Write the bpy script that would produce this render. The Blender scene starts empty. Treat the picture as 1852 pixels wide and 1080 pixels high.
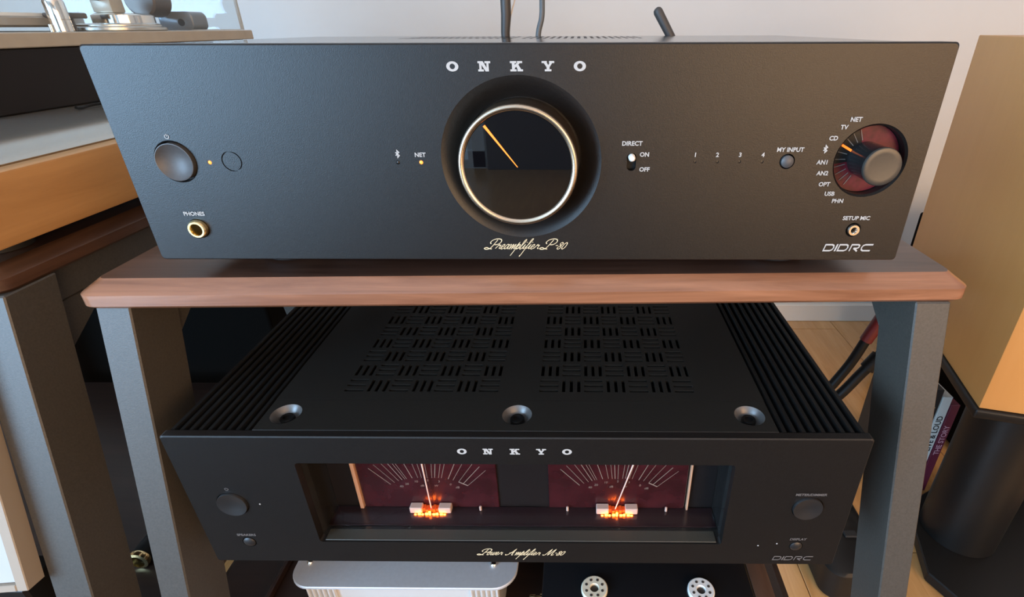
import bpy, bmesh, math, random
from mathutils import Vector, Matrix
R = math.radians
PI = math.pi
random.seed(4)
scn = bpy.context.scene
COL = scn.collection

# ------------------------------------------------------------------ camera
cd = bpy.data.cameras.new('camera')
cam = bpy.data.objects.new('camera', cd)
COL.objects.link(cam)
cd.sensor_fit = 'HORIZONTAL'
cd.sensor_width = 36.0
cd.lens = 946.0 / 1852 * 36.0
cd.shift_x = -(1038.6 - 926) / 1852
cd.clip_start = 0.01
cam.location = (0.0315, -0.2854, 0.1228)
_p, _y, _r = R(27.5), R(0.61), R(-0.17)
_f = Vector((0, math.cos(_p), -math.sin(_p)))
_u = Vector((0, math.sin(_p), math.cos(_p)))
_x = Vector((1, 0, 0))
_x2 = math.cos(_r) * _x + math.sin(_r) * _u
_u2 = -math.sin(_r) * _x + math.cos(_r) * _u
_rot = Matrix((_x2, _u2, -_f)).transposed()
cam.rotation_euler = (Matrix.Rotation(_y, 3, 'Z') @ _rot).to_euler()
scn.camera = cam

# ------------------------------------------------------------------ world, light, exposure
w = bpy.data.worlds.new('world')
scn.world = w
w.use_nodes = True
w.node_tree.nodes['Background'].inputs[0].default_value = (0.62, 0.8, 1.0, 1)
w.node_tree.nodes['Background'].inputs[1].default_value = 2.0
scn.view_settings.view_transform = 'Standard'
scn.view_settings.look = 'None'
scn.view_settings.gamma = 1.0
scn.view_settings.use_curve_mapping = False
scn.view_settings.exposure = -0.55


def area(name, loc, target, sx, sy, power, col):
    d = bpy.data.lights.new(name, 'AREA')
    d.shape = 'RECTANGLE'
    d.size, d.size_y = sx, sy
    d.energy = power
    d.color = col
    o = bpy.data.objects.new(name, d)
    COL.objects.link(o)
    o.location = loc
    o.rotation_euler = (Vector(target) - Vector(loc)).to_track_quat('-Z', 'Y').to_euler()
    return o


# daylight through the left wall's window, a warm floor lamp at the front right
area('window_daylight', (-2.16, -2.0, 0.40), (0.0, -1.25, 0.55), 1.7, 1.7, 255, (0.42, 0.69, 1.0))
area('door_daylight', (-1.15, -2.96, 0.35), (-0.9, 0.0, 0.45), 1.0, 1.9, 12, (0.40, 0.69, 1.0))
area('warm_softbox', (1.25, -2.94, 0.30), (1.15, 0.0, 0.25), 1.8, 1.6, 112, (1.0, 0.64, 0.345))  # added broad warm softbox
area('floor_lamp_light', (1.40, -1.35, 0.38), (0.65, 0.3, 0.0), 0.7, 0.7, 14, (1.0, 0.50, 0.20))

# ------------------------------------------------------------------ materials
MATS = {}


def base_mat(name):
    m = bpy.data.materials.new(name)
    m.use_nodes = True
    nt = m.node_tree
    b = nt.nodes['Principled BSDF']
    return m, nt, b


def mat(name, col, rough=0.5, metal=0.0, spec=0.5, var=0.0, vscale=40.0, bump=0.0, bscale=300.0, coat=0.0,
        rvar=0.0, emit=None, estr=0.0):
    m, nt, b = base_mat(name)
    b.inputs['Base Color'].default_value = (*col, 1)
    b.inputs['Roughness'].default_value = rough
    b.inputs['Metallic'].default_value = metal
    b.inputs['Specular IOR Level'].default_value = spec
    b.inputs['Coat Weight'].default_value = coat
    b.inputs['Coat Roughness'].default_value = 0.08
    if emit:
        b.inputs['Emission Color'].default_value = (*emit, 1)
        b.inputs['Emission Strength'].default_value = estr
    tc = nt.nodes.new('ShaderNodeTexCoord')
    if var > 0 or rvar > 0:
        n = nt.nodes.new('ShaderNodeTexNoise')
        n.inputs['Scale'].default_value = vscale
        n.inputs['Detail'].default_value = 4
        nt.links.new(tc.outputs['Object'], n.inputs['Vector'])
        if var > 0:
            r = nt.nodes.new('ShaderNodeValToRGB')
            r.color_ramp.elements[0].position = 0.3
            r.color_ramp.elements[1].position = 0.7
            r.color_ramp.elements[0].color = (*[c * (1 - var) for c in col], 1)
            r.color_ramp.elements[1].color = (*[min(1, c * (1 + var)) for c in col], 1)
            nt.links.new(n.outputs['Fac'], r.inputs['Fac'])
            nt.links.new(r.outputs['Color'], b.inputs['Base Color'])
        if rvar > 0:
            mr = nt.nodes.new('ShaderNodeMapRange')
            mr.inputs['To Min'].default_value = max(0.02, rough - rvar)
            mr.inputs['To Max'].default_value = min(1, rough + rvar)
            nt.links.new(n.outputs['Fac'], mr.inputs['Value'])
            nt.links.new(mr.outputs['Result'], b.inputs['Roughness'])
    if bump > 0:
        n2 = nt.nodes.new('ShaderNodeTexNoise')
        n2.inputs['Scale'].default_value = bscale
        n2.inputs['Detail'].default_value = 3
        nt.links.new(tc.outputs['Object'], n2.inputs['Vector'])
        bp = nt.nodes.new('ShaderNodeBump')
        bp.inputs['Strength'].default_value = bump
        bp.inputs['Distance'].default_value = 0.001
        nt.links.new(n2.outputs['Fac'], bp.inputs['Height'])
        nt.links.new(bp.outputs['Normal'], b.inputs['Normal'])
    MATS[name] = m
    return m


def wood(name, dark, light, scale=(3, 40, 40), rough=0.4, rand=0.0, spec=0.5, bump=0.15, coat=0.0):
    m, nt, b = base_mat(name)
    tc = nt.nodes.new('ShaderNodeTexCoord')
    mp = nt.nodes.new('ShaderNodeMapping')
    mp.inputs['Scale'].default_value = scale
    nt.links.new(tc.outputs['Object'], mp.inputs['Vector'])
    n = nt.nodes.new('ShaderNodeTexNoise')
    n.inputs['Scale'].default_value = 2.2
    n.inputs['Detail'].default_value = 8
    n.inputs['Roughness'].default_value = 0.65
    n.inputs['Distortion'].default_value = 0.6
    nt.links.new(mp.outputs['Vector'], n.inputs['Vector'])
    r = nt.nodes.new('ShaderNodeValToRGB')
    r.color_ramp.elements[0].position = 0.32
    r.color_ramp.elements[1].position = 0.68
    r.color_ramp.elements[0].color = (*dark, 1)
    r.color_ramp.elements[1].color = (*light, 1)
    nt.links.new(n.outputs['Fac'], r.inputs['Fac'])
    out = r.outputs['Color']
    if rand > 0:
        oi = nt.nodes.new('ShaderNodeObjectInfo')
        hv = nt.nodes.new('ShaderNodeHueSaturation')
        mr = nt.nodes.new('ShaderNodeMapRange')
        mr.inputs['To Min'].default_value = 1 - rand
        mr.inputs['To Max'].default_value = 1 + rand
        nt.links.new(oi.outputs['Random'], mr.inputs['Value'])
        nt.links.new(mr.outputs['Result'], hv.inputs['Value'])
        nt.links.new(out, hv.inputs['Color'])
        out = hv.outputs['Color']
    nt.links.new(out, b.inputs['Base Color'])
    b.inputs['Roughness'].default_value = rough
    b.inputs['Specular IOR Level'].default_value = spec
    b.inputs['Coat Weight'].default_value = coat
    b.inputs['Coat Roughness'].default_value = 0.15
    bp = nt.nodes.new('ShaderNodeBump')
    bp.inputs['Strength'].default_value = bump
    bp.inputs['Distance'].default_value = 0.0005
    nt.links.new(n.outputs['Fac'], bp.inputs['Height'])
    nt.links.new(bp.outputs['Normal'], b.inputs['Normal'])
    MATS[name] = m
    return m


def glass(name, tint=(1, 1, 1), ior=1.45, rough=0.0):
    m = bpy.data.materials.new(name)
    m.use_nodes = True
    nt = m.node_tree
    nt.nodes.remove(nt.nodes['Principled BSDF'])
    out = nt.nodes['Material Output']
    t = nt.nodes.new('ShaderNodeBsdfTransparent')
    t.inputs[0].default_value = (*tint, 1)
    g = nt.nodes.new('ShaderNodeBsdfGlossy')
    g.inputs['Roughness'].default_value = rough
    lw = nt.nodes.new('ShaderNodeLayerWeight')
    pw = nt.nodes.new('ShaderNodeMath')
    pw.operation = 'POWER'
    pw.inputs[1].default_value = 5.0
    f = nt.nodes.new('ShaderNodeMath')
    f.operation = 'MULTIPLY_ADD'
    r0 = ((ior - 1) / (ior + 1)) ** 2
    f.inputs[1].default_value = 1 - r0
    f.inputs[2].default_value = r0
    nt.links.new(lw.outputs['Facing'], pw.inputs[0])
    nt.links.new(pw.outputs[0], f.inputs[0])
    x = nt.nodes.new('ShaderNodeMixShader')
    nt.links.new(f.outputs[0], x.inputs[0])
    nt.links.new(t.outputs[0], x.inputs[1])
    nt.links.new(g.outputs[0], x.inputs[2])
    nt.links.new(x.outputs[0], out.inputs['Surface'])
    MATS[name] = m
    return m


mat('black_anodised', (0.0085, 0.0075, 0.007), 0.36, 0.0, 0.42, var=0.22, vscale=900, bump=0.12, bscale=2500)
mat('black_plate', (0.013, 0.0125, 0.011), 0.46, 0.0, 0.35, var=0.1, vscale=500, bump=0.06, bscale=2500)
mat('black_chassis', (0.03, 0.03, 0.03), 0.13, 0.0, 0.8, var=0.1, vscale=300)
mat('fin_black', (0.006, 0.006, 0.006), 0.5, 0.0, 0.3)
mat('interior_black', (0.006, 0.006, 0.006), 0.7)
mat('button_grey', (0.06, 0.06, 0.062), 0.5, 0.0, 0.6, var=0.08, vscale=600)
mat('button_black', (0.016, 0.015, 0.015), 0.4, 0.0, 0.5)
mat('knob_grey', (0.052, 0.049, 0.043), 0.36, 0.4, 0.6, var=0.06, vscale=800)
mat('knob_side', (0.02, 0.02, 0.021), 0.16, 0.3, 0.6)
mat('champagne_ring', (0.60, 0.50, 0.385), 0.27, 1.0)
mat('bronze_side', (0.16, 0.12, 0.085), 0.34, 0.9)
mat('display_glass', (0.003, 0.003, 0.004), 0.015, 0.0, 0.5)
mat('needle_glow', (0.9, 0.25, 0.03), 0.4, emit=(1.0, 0.17, 0.012), estr=1.7)
mat('led_orange', (0.9, 0.3, 0.05), 0.4, emit=(1.0, 0.25, 0.04), estr=2.6)
mat('led_off', (0.012, 0.012, 0.012), 0.3)
mat('silk_grey', (0.42, 0.42, 0.41), 0.6)
mat('silk_dim', (0.12, 0.11, 0.105), 0.6)
mat('silk_gold', (0.80, 0.68, 0.44), 0.4, 0.2)
mat('gold_metal', (0.85, 0.66, 0.34), 0.2, 1.0)
mat('silver_metal', (0.7, 0.68, 0.64), 0.22, 1.0)
mat('switch_white', (0.75, 0.72, 0.66), 0.4)
mat('dial_red', (0.085, 0.007, 0.013), 0.4, 0.0, 0.25, var=0.35, vscale=220)
mat('dial_black', (0.006, 0.006, 0.006), 0.4, 0.0, 0.25)
mat('tick_dim', (0.13, 0.12, 0.11), 0.5)
mat('meter_red', (0.050, 0.009, 0.012), 0.25, 0.0, 0.6, var=0.35, vscale=60)
mat('meter_scale', (0.34, 0.27, 0.23), 0.5)
mat('meter_needle', (0.95, 0.75, 0.66), 0.4, emit=(1.0, 0.5, 0.35), estr=0.25)
mat('meter_white', (0.85, 0.62, 0.52), 0.5)
mat('meter_lamp', (0.9, 0.25, 0.05), 0.5, emit=(1.0, 0.15, 0.012), estr=55.0)
mat('meter_coil_glow', (0.6, 0.10, 0.02), 0.4, emit=(1.0, 0.10, 0.008), estr=0.5)  # own faint glow stands in for the lamp light on the coil
mat('meter_rail', (0.78, 0.45, 0.28), 0.4)
mat('meter_gap', (0.016, 0.013, 0.013), 0.4, 0.0, 0.3)
mat('window_floor', (0.03, 0.014, 0.017), 0.2, 0.0, 0.6)
mat('reveal_black', (0.02, 0.02, 0.019), 0.13, 0.0, 0.6)
mat('sill_grey', (0.05, 0.047, 0.038), 0.28, 0.2, 0.8)
mat('screw_black', (0.03, 0.03, 0.03), 0.2, 0.7)
mat('dimple_lit', (0.16, 0.16, 0.16), 0.38, 0.6)  # pale tone puts the dimples' lit crescent into their colour
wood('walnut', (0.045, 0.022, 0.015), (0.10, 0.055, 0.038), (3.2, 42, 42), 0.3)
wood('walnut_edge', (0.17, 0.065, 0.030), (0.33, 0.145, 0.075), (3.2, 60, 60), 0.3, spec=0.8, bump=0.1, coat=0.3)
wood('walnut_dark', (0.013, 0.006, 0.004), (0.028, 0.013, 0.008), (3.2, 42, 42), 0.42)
wood('walnut_left', (0.042, 0.020, 0.012), (0.095, 0.048, 0.029), (42, 3.2, 42), 0.3, coat=0.1)
wood('oak_side', (0.38, 0.20, 0.075), (0.50, 0.28, 0.11), (60, 2.5, 26), 0.36)
wood('floor_oak', (0.47, 0.24, 0.080), (0.62, 0.35, 0.135), (22, 2.0, 22), 0.26, rand=0.10, spec=0.8, coat=0.4)
wood('floor_gap', (0.10, 0.06, 0.03), (0.14, 0.08, 0.04), (22, 2, 22), 0.6)
wood('beech', (0.595, 0.280, 0.080), (0.62, 0.295, 0.088), (26, 26, 1.4), 0.42, bump=0.05)
mat('leg_black', (0.060, 0.054, 0.046), 0.46, 0.0, 0.5, var=0.15, vscale=700, bump=0.12, bscale=1600)
mat('wall_white', (0.585, 0.585, 0.565), 0.75, var=0.02, vscale=6, bump=0.05, bscale=160)
mat('wall_room', (0.40, 0.38, 0.35), 0.8)
mat('blocker_dark', (0.14, 0.13, 0.12), 0.8)
mat('ceiling_white', (0.82, 0.81, 0.80), 0.85)
mat('baseboard_white', (0.72, 0.69, 0.63), 0.5)
mat('frame_white', (0.75, 0.74, 0.72), 0.4)
mat('antenna_black', (0.045, 0.042, 0.04), 0.5)
mat('cable_black', (0.004, 0.004, 0.004), 0.5, 0.0, 0.25)
mat('cable_grey', (0.09, 0.10, 0.105), 0.45)
mat('cable_white', (0.7, 0.66, 0.6), 0.5)
mat('plug_red', (0.10, 0.008, 0.009), 0.45)
mat('plug_silver', (0.8, 0.8, 0.78), 0.2, 1.0)
mat('silver_lid', (0.70, 0.73, 0.77), 0.5, 0.5, var=0.03, vscale=300)
mat('silver_body', (0.72, 0.71, 0.69), 0.4, 0.3)
mat('ceramic', (0.80, 0.74, 0.58), 0.32)
mat('ceramic_white', (0.86, 0.86, 0.83), 0.3)
mat('tube_black', (0.008, 0.008, 0.009), 0.2)
mat('plinth_beige', (0.40, 0.355, 0.28), 0.36, 0.2, var=0.05, vscale=60)
mat('base_black', (0.006, 0.004, 0.0035), 0.5, 0.0, 0.25)
mat('lid_grey', (0.50, 0.49, 0.45), 0.2, 0.8)
mat('chrome', (0.85, 0.82, 0.77), 0.09, 1.0)
mat('pale_metal', (0.62, 0.60, 0.55), 0.25, 0.8)
mat('weight_grey', (0.10, 0.085, 0.075), 0.35, 0.4)
mat('platter_white', (0.78, 0.82, 0.84), 0.35)
mat('platter_edge', (0.34, 0.30, 0.25), 0.35, 0.2)
mat('armrest_grey', (0.17, 0.19, 0.21), 0.3, 0.3)
glass('acrylic', (0.97, 0.985, 0.99), 1.35)
glass('meter_glass', (0.93, 0.93, 0.93), 1.45)
glass('window_pane', (0.95, 0.97, 0.97), 1.45)
mat('acrylic_edge', (0.42, 0.46, 0.47), 0.15)
mat('stand_black', (0.007, 0.0065, 0.006), 0.42, 0.0, 0.35)
mat('sub_black', (0.0028, 0.0024, 0.002), 0.8, 0.0, 0.05)
mat('board_white', (0.46, 0.50, 0.52), 0.5)
mat('board_beige', (0.36, 0.31, 0.25), 0.5)
mat('book_white', (0.62, 0.62, 0.58), 0.5)
mat('book_black', (0.02, 0.02, 0.02), 0.45)
mat('book_maroon', (0.12, 0.015, 0.035), 0.45)
mat('print_gold', (0.40, 0.28, 0.14), 0.5)
mat('print_pink', (0.55, 0.30, 0.36), 0.5)
mat('darkener_black', (0.010, 0.007, 0.006), 0.9, 0.0, 0.2)
mat('rubber', (0.01, 0.01, 0.01), 0.7)


# ------------------------------------------------------------------ mesh helpers
class MB:
    def __init__(self):
        self.bm = bmesh.new()

    def box(self, x0, x1, y0, y1, z0, z1, b=0.0, seg=1):
        t = bmesh.new()
        vs = [t.verts.new((x, y, z)) for x in (x0, x1) for y in (y0, y1) for z in (z0, z1)]
        for f in ((0, 1, 3, 2), (4, 6, 7, 5), (0, 4, 5, 1), (2, 3, 7, 6), (0, 2, 6, 4), (1, 5, 7, 3)):
            t.faces.new([vs[i] for i in f])
        if b > 0:
            bmesh.ops.bevel(t, geom=t.edges[:], offset=b, segments=seg, profile=0.5, affect='EDGES')
        self._take(t)
        return self

    def hexa(self, bottom, top, b=0.0, seg=1):
        """eight corners: four of the bottom ring, four of the top ring"""
        t = bmesh.new()
        n = len(bottom)
        a = [t.verts.new(p) for p in bottom]
        c = [t.verts.new(p) for p in top]
        t.faces.new(a[::-1])
        t.faces.new(c)
        for i in range(n):
            j = (i + 1) % n
            t.faces.new((a[i], a[j], c[j], c[i]))
        if b > 0:
            bmesh.ops.bevel(t, geom=t.edges[:], offset=b, segments=seg, profile=0.5, affect='EDGES')
        self._take(t)
        return self

    def loft(self, rings, cap=True):
        t = bmesh.new()
        vr = [[t.verts.new(p) for p in r] for r in rings]
        n = len(rings[0])
        for k in range(len(vr) - 1):
            for i in range(n):
                j = (i + 1) % n
                t.faces.new((vr[k][i], vr[k][j], vr[k + 1][j], vr[k + 1][i]))
        if cap:
            t.faces.new(vr[0][::-1])
            t.faces.new(vr[-1])
        self._take(t)
        return self

    def lathe(self, prof, o, axis='z', n=48):
        """prof: (radius, height) pairs, turned about the axis; y axis points towards -y"""
        t = bmesh.new()
        rings = []
        for r, h in prof:
            if r < 1e-6:
                rings.append([t.verts.new(self._ax(0, 0, h, o, axis))])
            else:
                rings.append([t.verts.new(self._ax(r * math.cos(2 * PI * i / n), r * math.sin(2 * PI * i / n), h, o, axis))
                              for i in range(n)])
        for k in range(len(rings) - 1):
            A, B = rings[k], rings[k + 1]
            if len(A) == 1 and len(B) == 1:
                continue
            for i in range(n):
                j = (i + 1) % n
                if len(A) == 1:
                    t.faces.new((A[0], B[j], B[i]))
                elif len(B) == 1:
                    t.faces.new((A[i], A[j], B[0]))
                else:
                    t.faces.new((A[i], A[j], B[j], B[i]))
        bmesh.ops.recalc_face_normals(t, faces=t.faces[:])
        self._take(t)
        return self

    @staticmethod
    def _ax(a, b, h, o, axis):
        if axis == 'z':
            return (o[0] + a, o[1] + b, o[2] + h)
        if axis == 'y':
            return (o[0] + a, o[1] - h, o[2] + b)
        return (o[0] + h, o[1] + a, o[2] + b)

    def tube(self, pts, r, n=10):
        t = bmesh.new()
        pts = [Vector(p) for p in pts]
        rs = r if isinstance(r, (list, tuple)) else [r] * len(pts)
        rings = []
        up = None
        for i, p in enumerate(pts):
            d = (pts[min(i + 1, len(pts) - 1)] - pts[max(i - 1, 0)]).normalized()
            if up is None:
                up = d.orthogonal().normalized()
            up = (up - d * up.dot(d)).normalized()
            s = d.cross(up)
            rings.append([t.verts.new(p + (up * math.cos(2 * PI * k / n) + s * math.sin(2 * PI * k / n)) * rs[i]) for k in range(n)])
        for k in range(len(rings) - 1):
            for i in range(n):
                j = (i + 1) % n
                t.faces.new((rings[k][i], rings[k][j], rings[k + 1][j], rings[k + 1][i]))
        t.faces.new(rings[0][::-1])
        t.faces.new(rings[-1])
        bmesh.ops.recalc_face_normals(t, faces=t.faces[:])
        self._take(t)
        return self

    def plate_xz(self, polys, y, th=0.00025):
        """flat printed shapes on a front: polygons in x-z standing th proud of plane y"""
        t = bmesh.new()
        for i, p in enumerate(polys):
            a = [t.verts.new((x, y - th - (i % 11) * 6e-6, z)) for x, z in p]
            f = t.faces.new(a)
            f.normal_update()
            if f.normal.y > 0:
                f.normal_flip()
        self._take(t)
        return self

    def slotted(self, x0, x1, y0, y1, z, th, holes):
        """a flat plate with rectangular holes right through it"""
        t = bmesh.new()
        xs = sorted({round(v, 6) for h in holes for v in (h[0], h[1])} | {x0, x1})
        ys = sorted({round(v, 6) for h in holes for v in (h[2], h[3])} | {y0, y1})
        xi = {v: i for i, v in enumerate(xs)}
        yi = {v: i for i, v in enumerate(ys)}
        dead = set()
        for h in holes:
            for i in range(xi[round(h[0], 6)], xi[round(h[1], 6)]):
                for j in range(yi[round(h[2], 6)], yi[round(h[3], 6)]):
                    dead.add((i, j))
        vv = {}

        def V(i, j):
            if (i, j) not in vv:
                vv[(i, j)] = t.verts.new((xs[i], ys[j], z))
            return vv[(i, j)]
        for i in range(len(xs) - 1):
            for j in range(len(ys) - 1):
                if (i, j) not in dead:
                    t.faces.new((V(i, j), V(i + 1, j), V(i + 1, j + 1), V(i, j + 1)))
        g = bmesh.ops.extrude_face_region(t, geom=t.faces[:])
        bmesh.ops.translate(t, verts=[v for v in g['geom'] if isinstance(v, bmesh.types.BMVert)], vec=(0, 0, -th))
        bmesh.ops.recalc_face_normals(t, faces=t.faces[:])
        self._take(t)
        return self

    def _take(self, t):
        me = bpy.data.meshes.new('tmp')
        t.to_mesh(me)
        t.free()
        self.bm.from_mesh(me)
        bpy.data.meshes.remove(me)


ORIG = {}


def finish(me, angle, big=1e9):
    if angle:
        me.set_sharp_from_angle(angle=R(angle))
        for p in me.polygons:
            p.use_smooth = p.area < big


def obj(name, mb, m, parent=None, angle=35, label=None):
    me = bpy.data.meshes.new(name)
    bm = mb.bm
    bmesh.ops.recalc_face_normals(bm, faces=bm.faces[:]) if getattr(mb, 'fix', False) else None
    vs = [v.co for v in bm.verts]
    lo = Vector((min(v.x for v in vs), min(v.y for v in vs), min(v.z for v in vs)))
    hi = Vector((max(v.x for v in vs), max(v.y for v in vs), max(v.z for v in vs)))
    c = Vector(((lo.x + hi.x) / 2, (lo.y + hi.y) / 2, lo.z))
    for v in bm.verts:
        v.co -= c
    bm.to_mesh(me)
    bm.free()
    finish(me, angle)
    me.materials.append(MATS[m] if isinstance(m, str) else m)
    o = bpy.data.objects.new(name, me)
    COL.objects.link(o)
    base = Vector((0, 0, 0))
    if parent is not None:
        o.parent = parent
        base = ORIG[parent.name]
    o.location = c - base
    ORIG[o.name] = c
    if label:
        o['label'] = label
    return o


def tag(o, label, cat, group=None, kind=None):
    o['label'] = label
    if cat:
        o['category'] = cat
    if group:
        o['group'] = group
    if kind:
        o['kind'] = kind
    return o


def thing(name, label, cat, loc, group=None):
    o = bpy.data.objects.new(name, None)
    o.empty_display_size = 0.02
    COL.objects.link(o)
    o.location = loc
    ORIG[o.name] = Vector(loc)
    return tag(o, label, cat, group)


def struct(name, mb, m, angle=35):
    o = obj(name, mb, m, None, angle)
    o['kind'] = 'structure'
    return o


def carve(o, mbs):
    """cut the shapes in mbs (world coordinates) out of object o"""
    c = ORIG[o.name]
    temps = []
    for mb in mbs:
        me = bpy.data.meshes.new('cut')
        bmesh.ops.recalc_face_normals(mb.bm, faces=mb.bm.faces[:])
        for v in mb.bm.verts:
            v.co -= c
        mb.bm.to_mesh(me)
        mb.bm.free()
        t = bpy.data.objects.new('cut', me)
        COL.objects.link(t)
        t.matrix_world = Matrix.Translation(c)
        md = o.modifiers.new('b', 'BOOLEAN')
        md.operation = 'DIFFERENCE'
        md.solver = 'EXACT'
        md.object = t
        temps.append(t)
    bpy.context.view_layer.update()
    dg = bpy.context.evaluated_depsgraph_get()
    me = bpy.data.meshes.new_from_object(o.evaluated_get(dg))
    o.modifiers.clear()
    old = o.data
    o.data = me
    bpy.data.meshes.remove(old)
    finish(me, 30, 4e-4)
    for p in me.polygons:
        if max(abs(c) for c in p.normal) > 0.99999:
            p.use_smooth = False
    for t in temps:
        d = t.data
        bpy.data.objects.remove(t)
        bpy.data.meshes.remove(d)


def text_polys(s, size, shear=0.0, bold=0.0):
    cu = bpy.data.curves.new('t', 'FONT')
    cu.body = s
    cu.size = size
    cu.shear = shear
    cu.align_x = 'CENTER'
    cu.align_y = 'CENTER'
    cu.offset = bold
    cu.resolution_u = 3
    o = bpy.data.objects.new('t', cu)
    COL.objects.link(o)
    bpy.context.view_layer.update()
    dg = bpy.context.evaluated_depsgraph_get()
    me = bpy.data.meshes.new_from_object(o.evaluated_get(dg))
    polys = [[(me.vertices[i].co.x, me.vertices[i].co.y) for i in p.vertices] for p in me.polygons]
    bpy.data.objects.remove(o)
    bpy.data.curves.remove(cu)
    bpy.data.meshes.remove(me)
    return polys


def ribbon(pts, wd, close=False):
    """quads that follow a polyline with mitred joints"""
    n = len(pts)
    P = [Vector((p[0], p[1])) for p in pts]
    L, Rr = [], []
    for i in range(n):
        a = P[(i - 1) % n] if (i > 0 or close) else None
        c = P[(i + 1) % n] if (i < n - 1 or close) else None
        d1 = (P[i] - a).normalized() if a is not None else None
        d2 = (c - P[i]).normalized() if c is not None else None
        if d1 is None:
            d1 = d2
        if d2 is None:
            d2 = d1
        n1 = Vector((-d1.y, d1.x))
        n2 = Vector((-d2.y, d2.x))
        m = n1 + n2
        m = m.normalized() if m.length > 1e-6 else n1
        k = wd / 2 / max(0.45, m.dot(n1))
        L.append(P[i] + m * k)
        Rr.append(P[i] - m * k)
    out = []
    for i in range(n if close else n - 1):
        j = (i + 1) % n
        out.append([tuple(L[i]), tuple(L[j]), tuple(Rr[j]), tuple(Rr[i])])
    return out


def smooth(pts, k=5):
    out = []
    n = len(pts)
    for i in range(n - 1):
        p0 = pts[max(i - 1, 0)]
        p1, p2 = pts[i], pts[i + 1]
        p3 = pts[min(i + 2, n - 1)]
        for s in range(k):
            t = s / k
            out.append(tuple(0.5 * (2 * p1[d] + (p2[d] - p0[d]) * t + (2 * p0[d] - 5 * p1[d] + 4 * p2[d] - p3[d]) * t * t
                                    + (3 * p1[d] - p0[d] - 3 * p2[d] + p3[d]) * t ** 3) for d in (0, 1)))
    out.append(pts[-1])
    return out


def place(polys, x, z, s=1.0, sz=None):
    sz = s if sz is None else sz
    return [[(x + px * s, z + pz * sz) for px, pz in p] for p in polys]


def arc(cx, cy, r, a0, a1, n=14):
    return [(cx + r * math.cos(R(a0 + (a1 - a0) * i / n)), cy + r * math.sin(R(a0 + (a1 - a0) * i / n))) for i in range(n + 1)]


def rr(x0, x1, y0, y1, r, n=5):
    """outline of a rounded rectangle"""
    out = []
    for cx, cy, a in ((x1 - r, y1 - r, 0), (x0 + r, y1 - r, 90), (x0 + r, y0 + r, 180), (x1 - r, y0 + r, 270)):
        out += [(cx + r * math.cos(R(a + 90 * i / n)), cy + r * math.sin(R(a + 90 * i / n))) for i in range(n + 1)]
    return out


def rect(x0, x1, z0, z1):
    return [(x0, z0), (x1, z0), (x1, z1), (x0, z1)]


# slab-serif capitals, one unit high
def O_poly():
    out = []
    n = 28
    for i in range(n):
        a, b = 2 * PI * i / n, 2 * PI * (i + 1) / n
        out.append([(0.66 * math.cos(a), 0.5 + 0.5 * math.sin(a)), (0.66 * math.cos(b), 0.5 + 0.5 * math.sin(b)),
                    (0.29 * math.cos(b), 0.5 + 0.27 * math.sin(b)), (0.29 * math.cos(a), 0.5 + 0.27 * math.sin(a))])
    return out


SLAB = {
    'O': O_poly(),
    'N': [rect(-0.52, -0.27, 0, 1), rect(-0.66, -0.05, 0, 0.2), rect(-0.68, -0.25, 0.8, 1), rect(0.27, 0.5, 0, 1),
          rect(0.07, 0.70, 0.8, 1), [(-0.50, 1), (-0.12, 1), (0.5, 0), (0.14, 0)]],
    'K': [rect(-0.46, -0.16, 0, 1), rect(-0.66, 0.02, 0, 0.2), rect(-0.66, 0.02, 0.8, 1), rect(0.1, 0.66, 0.8, 1),
          rect(0.12, 0.72, 0, 0.2), [(-0.2, 0.28), (-0.2, 0.6), (0.26, 0.95), (0.56, 0.95)],
          [(-0.05, 0.56), (0.2, 0.72), (0.62, 0.05), (0.22, 0.05)]],
    'Y': [rect(-0.16, 0.16, 0, 0.46), rect(-0.36, 0.36, 0, 0.2), rect(-0.68, -0.12, 0.8, 1), rect(0.12, 0.68, 0.8, 1),
          [(-0.56, 0.95), (-0.2, 0.95), (0.16, 0.4), (-0.16, 0.4)], [(0.3, 0.95), (0.56, 0.95), (0.16, 0.4), (-0.16, 0.4)]],
}


def slab_word(mb, word, xs, z0, h, y):
    for ch, x in zip(word, xs):
        mb.plate_xz(place(SLAB[ch], x, z0, h * 0.985, h), y)


# technical wide capitals
def wide_word(x0, z0, wtot, h):
    S = []
    D = [(0, 0), (0, 1), (1.45, 1), (1.85, 0.85), (2.0, 0.5), (1.85, 0.15), (1.45, 0)]
    S += ribbon(D, 0.25, True)
    S += ribbon([(2.55, -0.1), (2.55, 1.1)], 0.36)
    S += ribbon([(x + 3.1, y) for x, y in D], 0.25, True)
    S += ribbon([(5.75, -0.1), (5.75, 1), (7.2, 1), (7.5, 0.85), (7.5, 0.55), (7.2, 0.4), (6.4, 0.4)], 0.25)
    S += ribbon([(6.45, 0.42), (7.5, -0.1)], 0.26)
    S += ribbon([(10.4, 1), (8.7, 1), (8.3, 0.85), (8.15, 0.5), (8.3, 0.15), (8.7, 0), (10.3, 0)], 0.25)
    k = wtot / 10.4
    return [[(x0 + (px + 0.35 * pz) * k, z0 + pz * h) for px, pz in p] for p in S]


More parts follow.
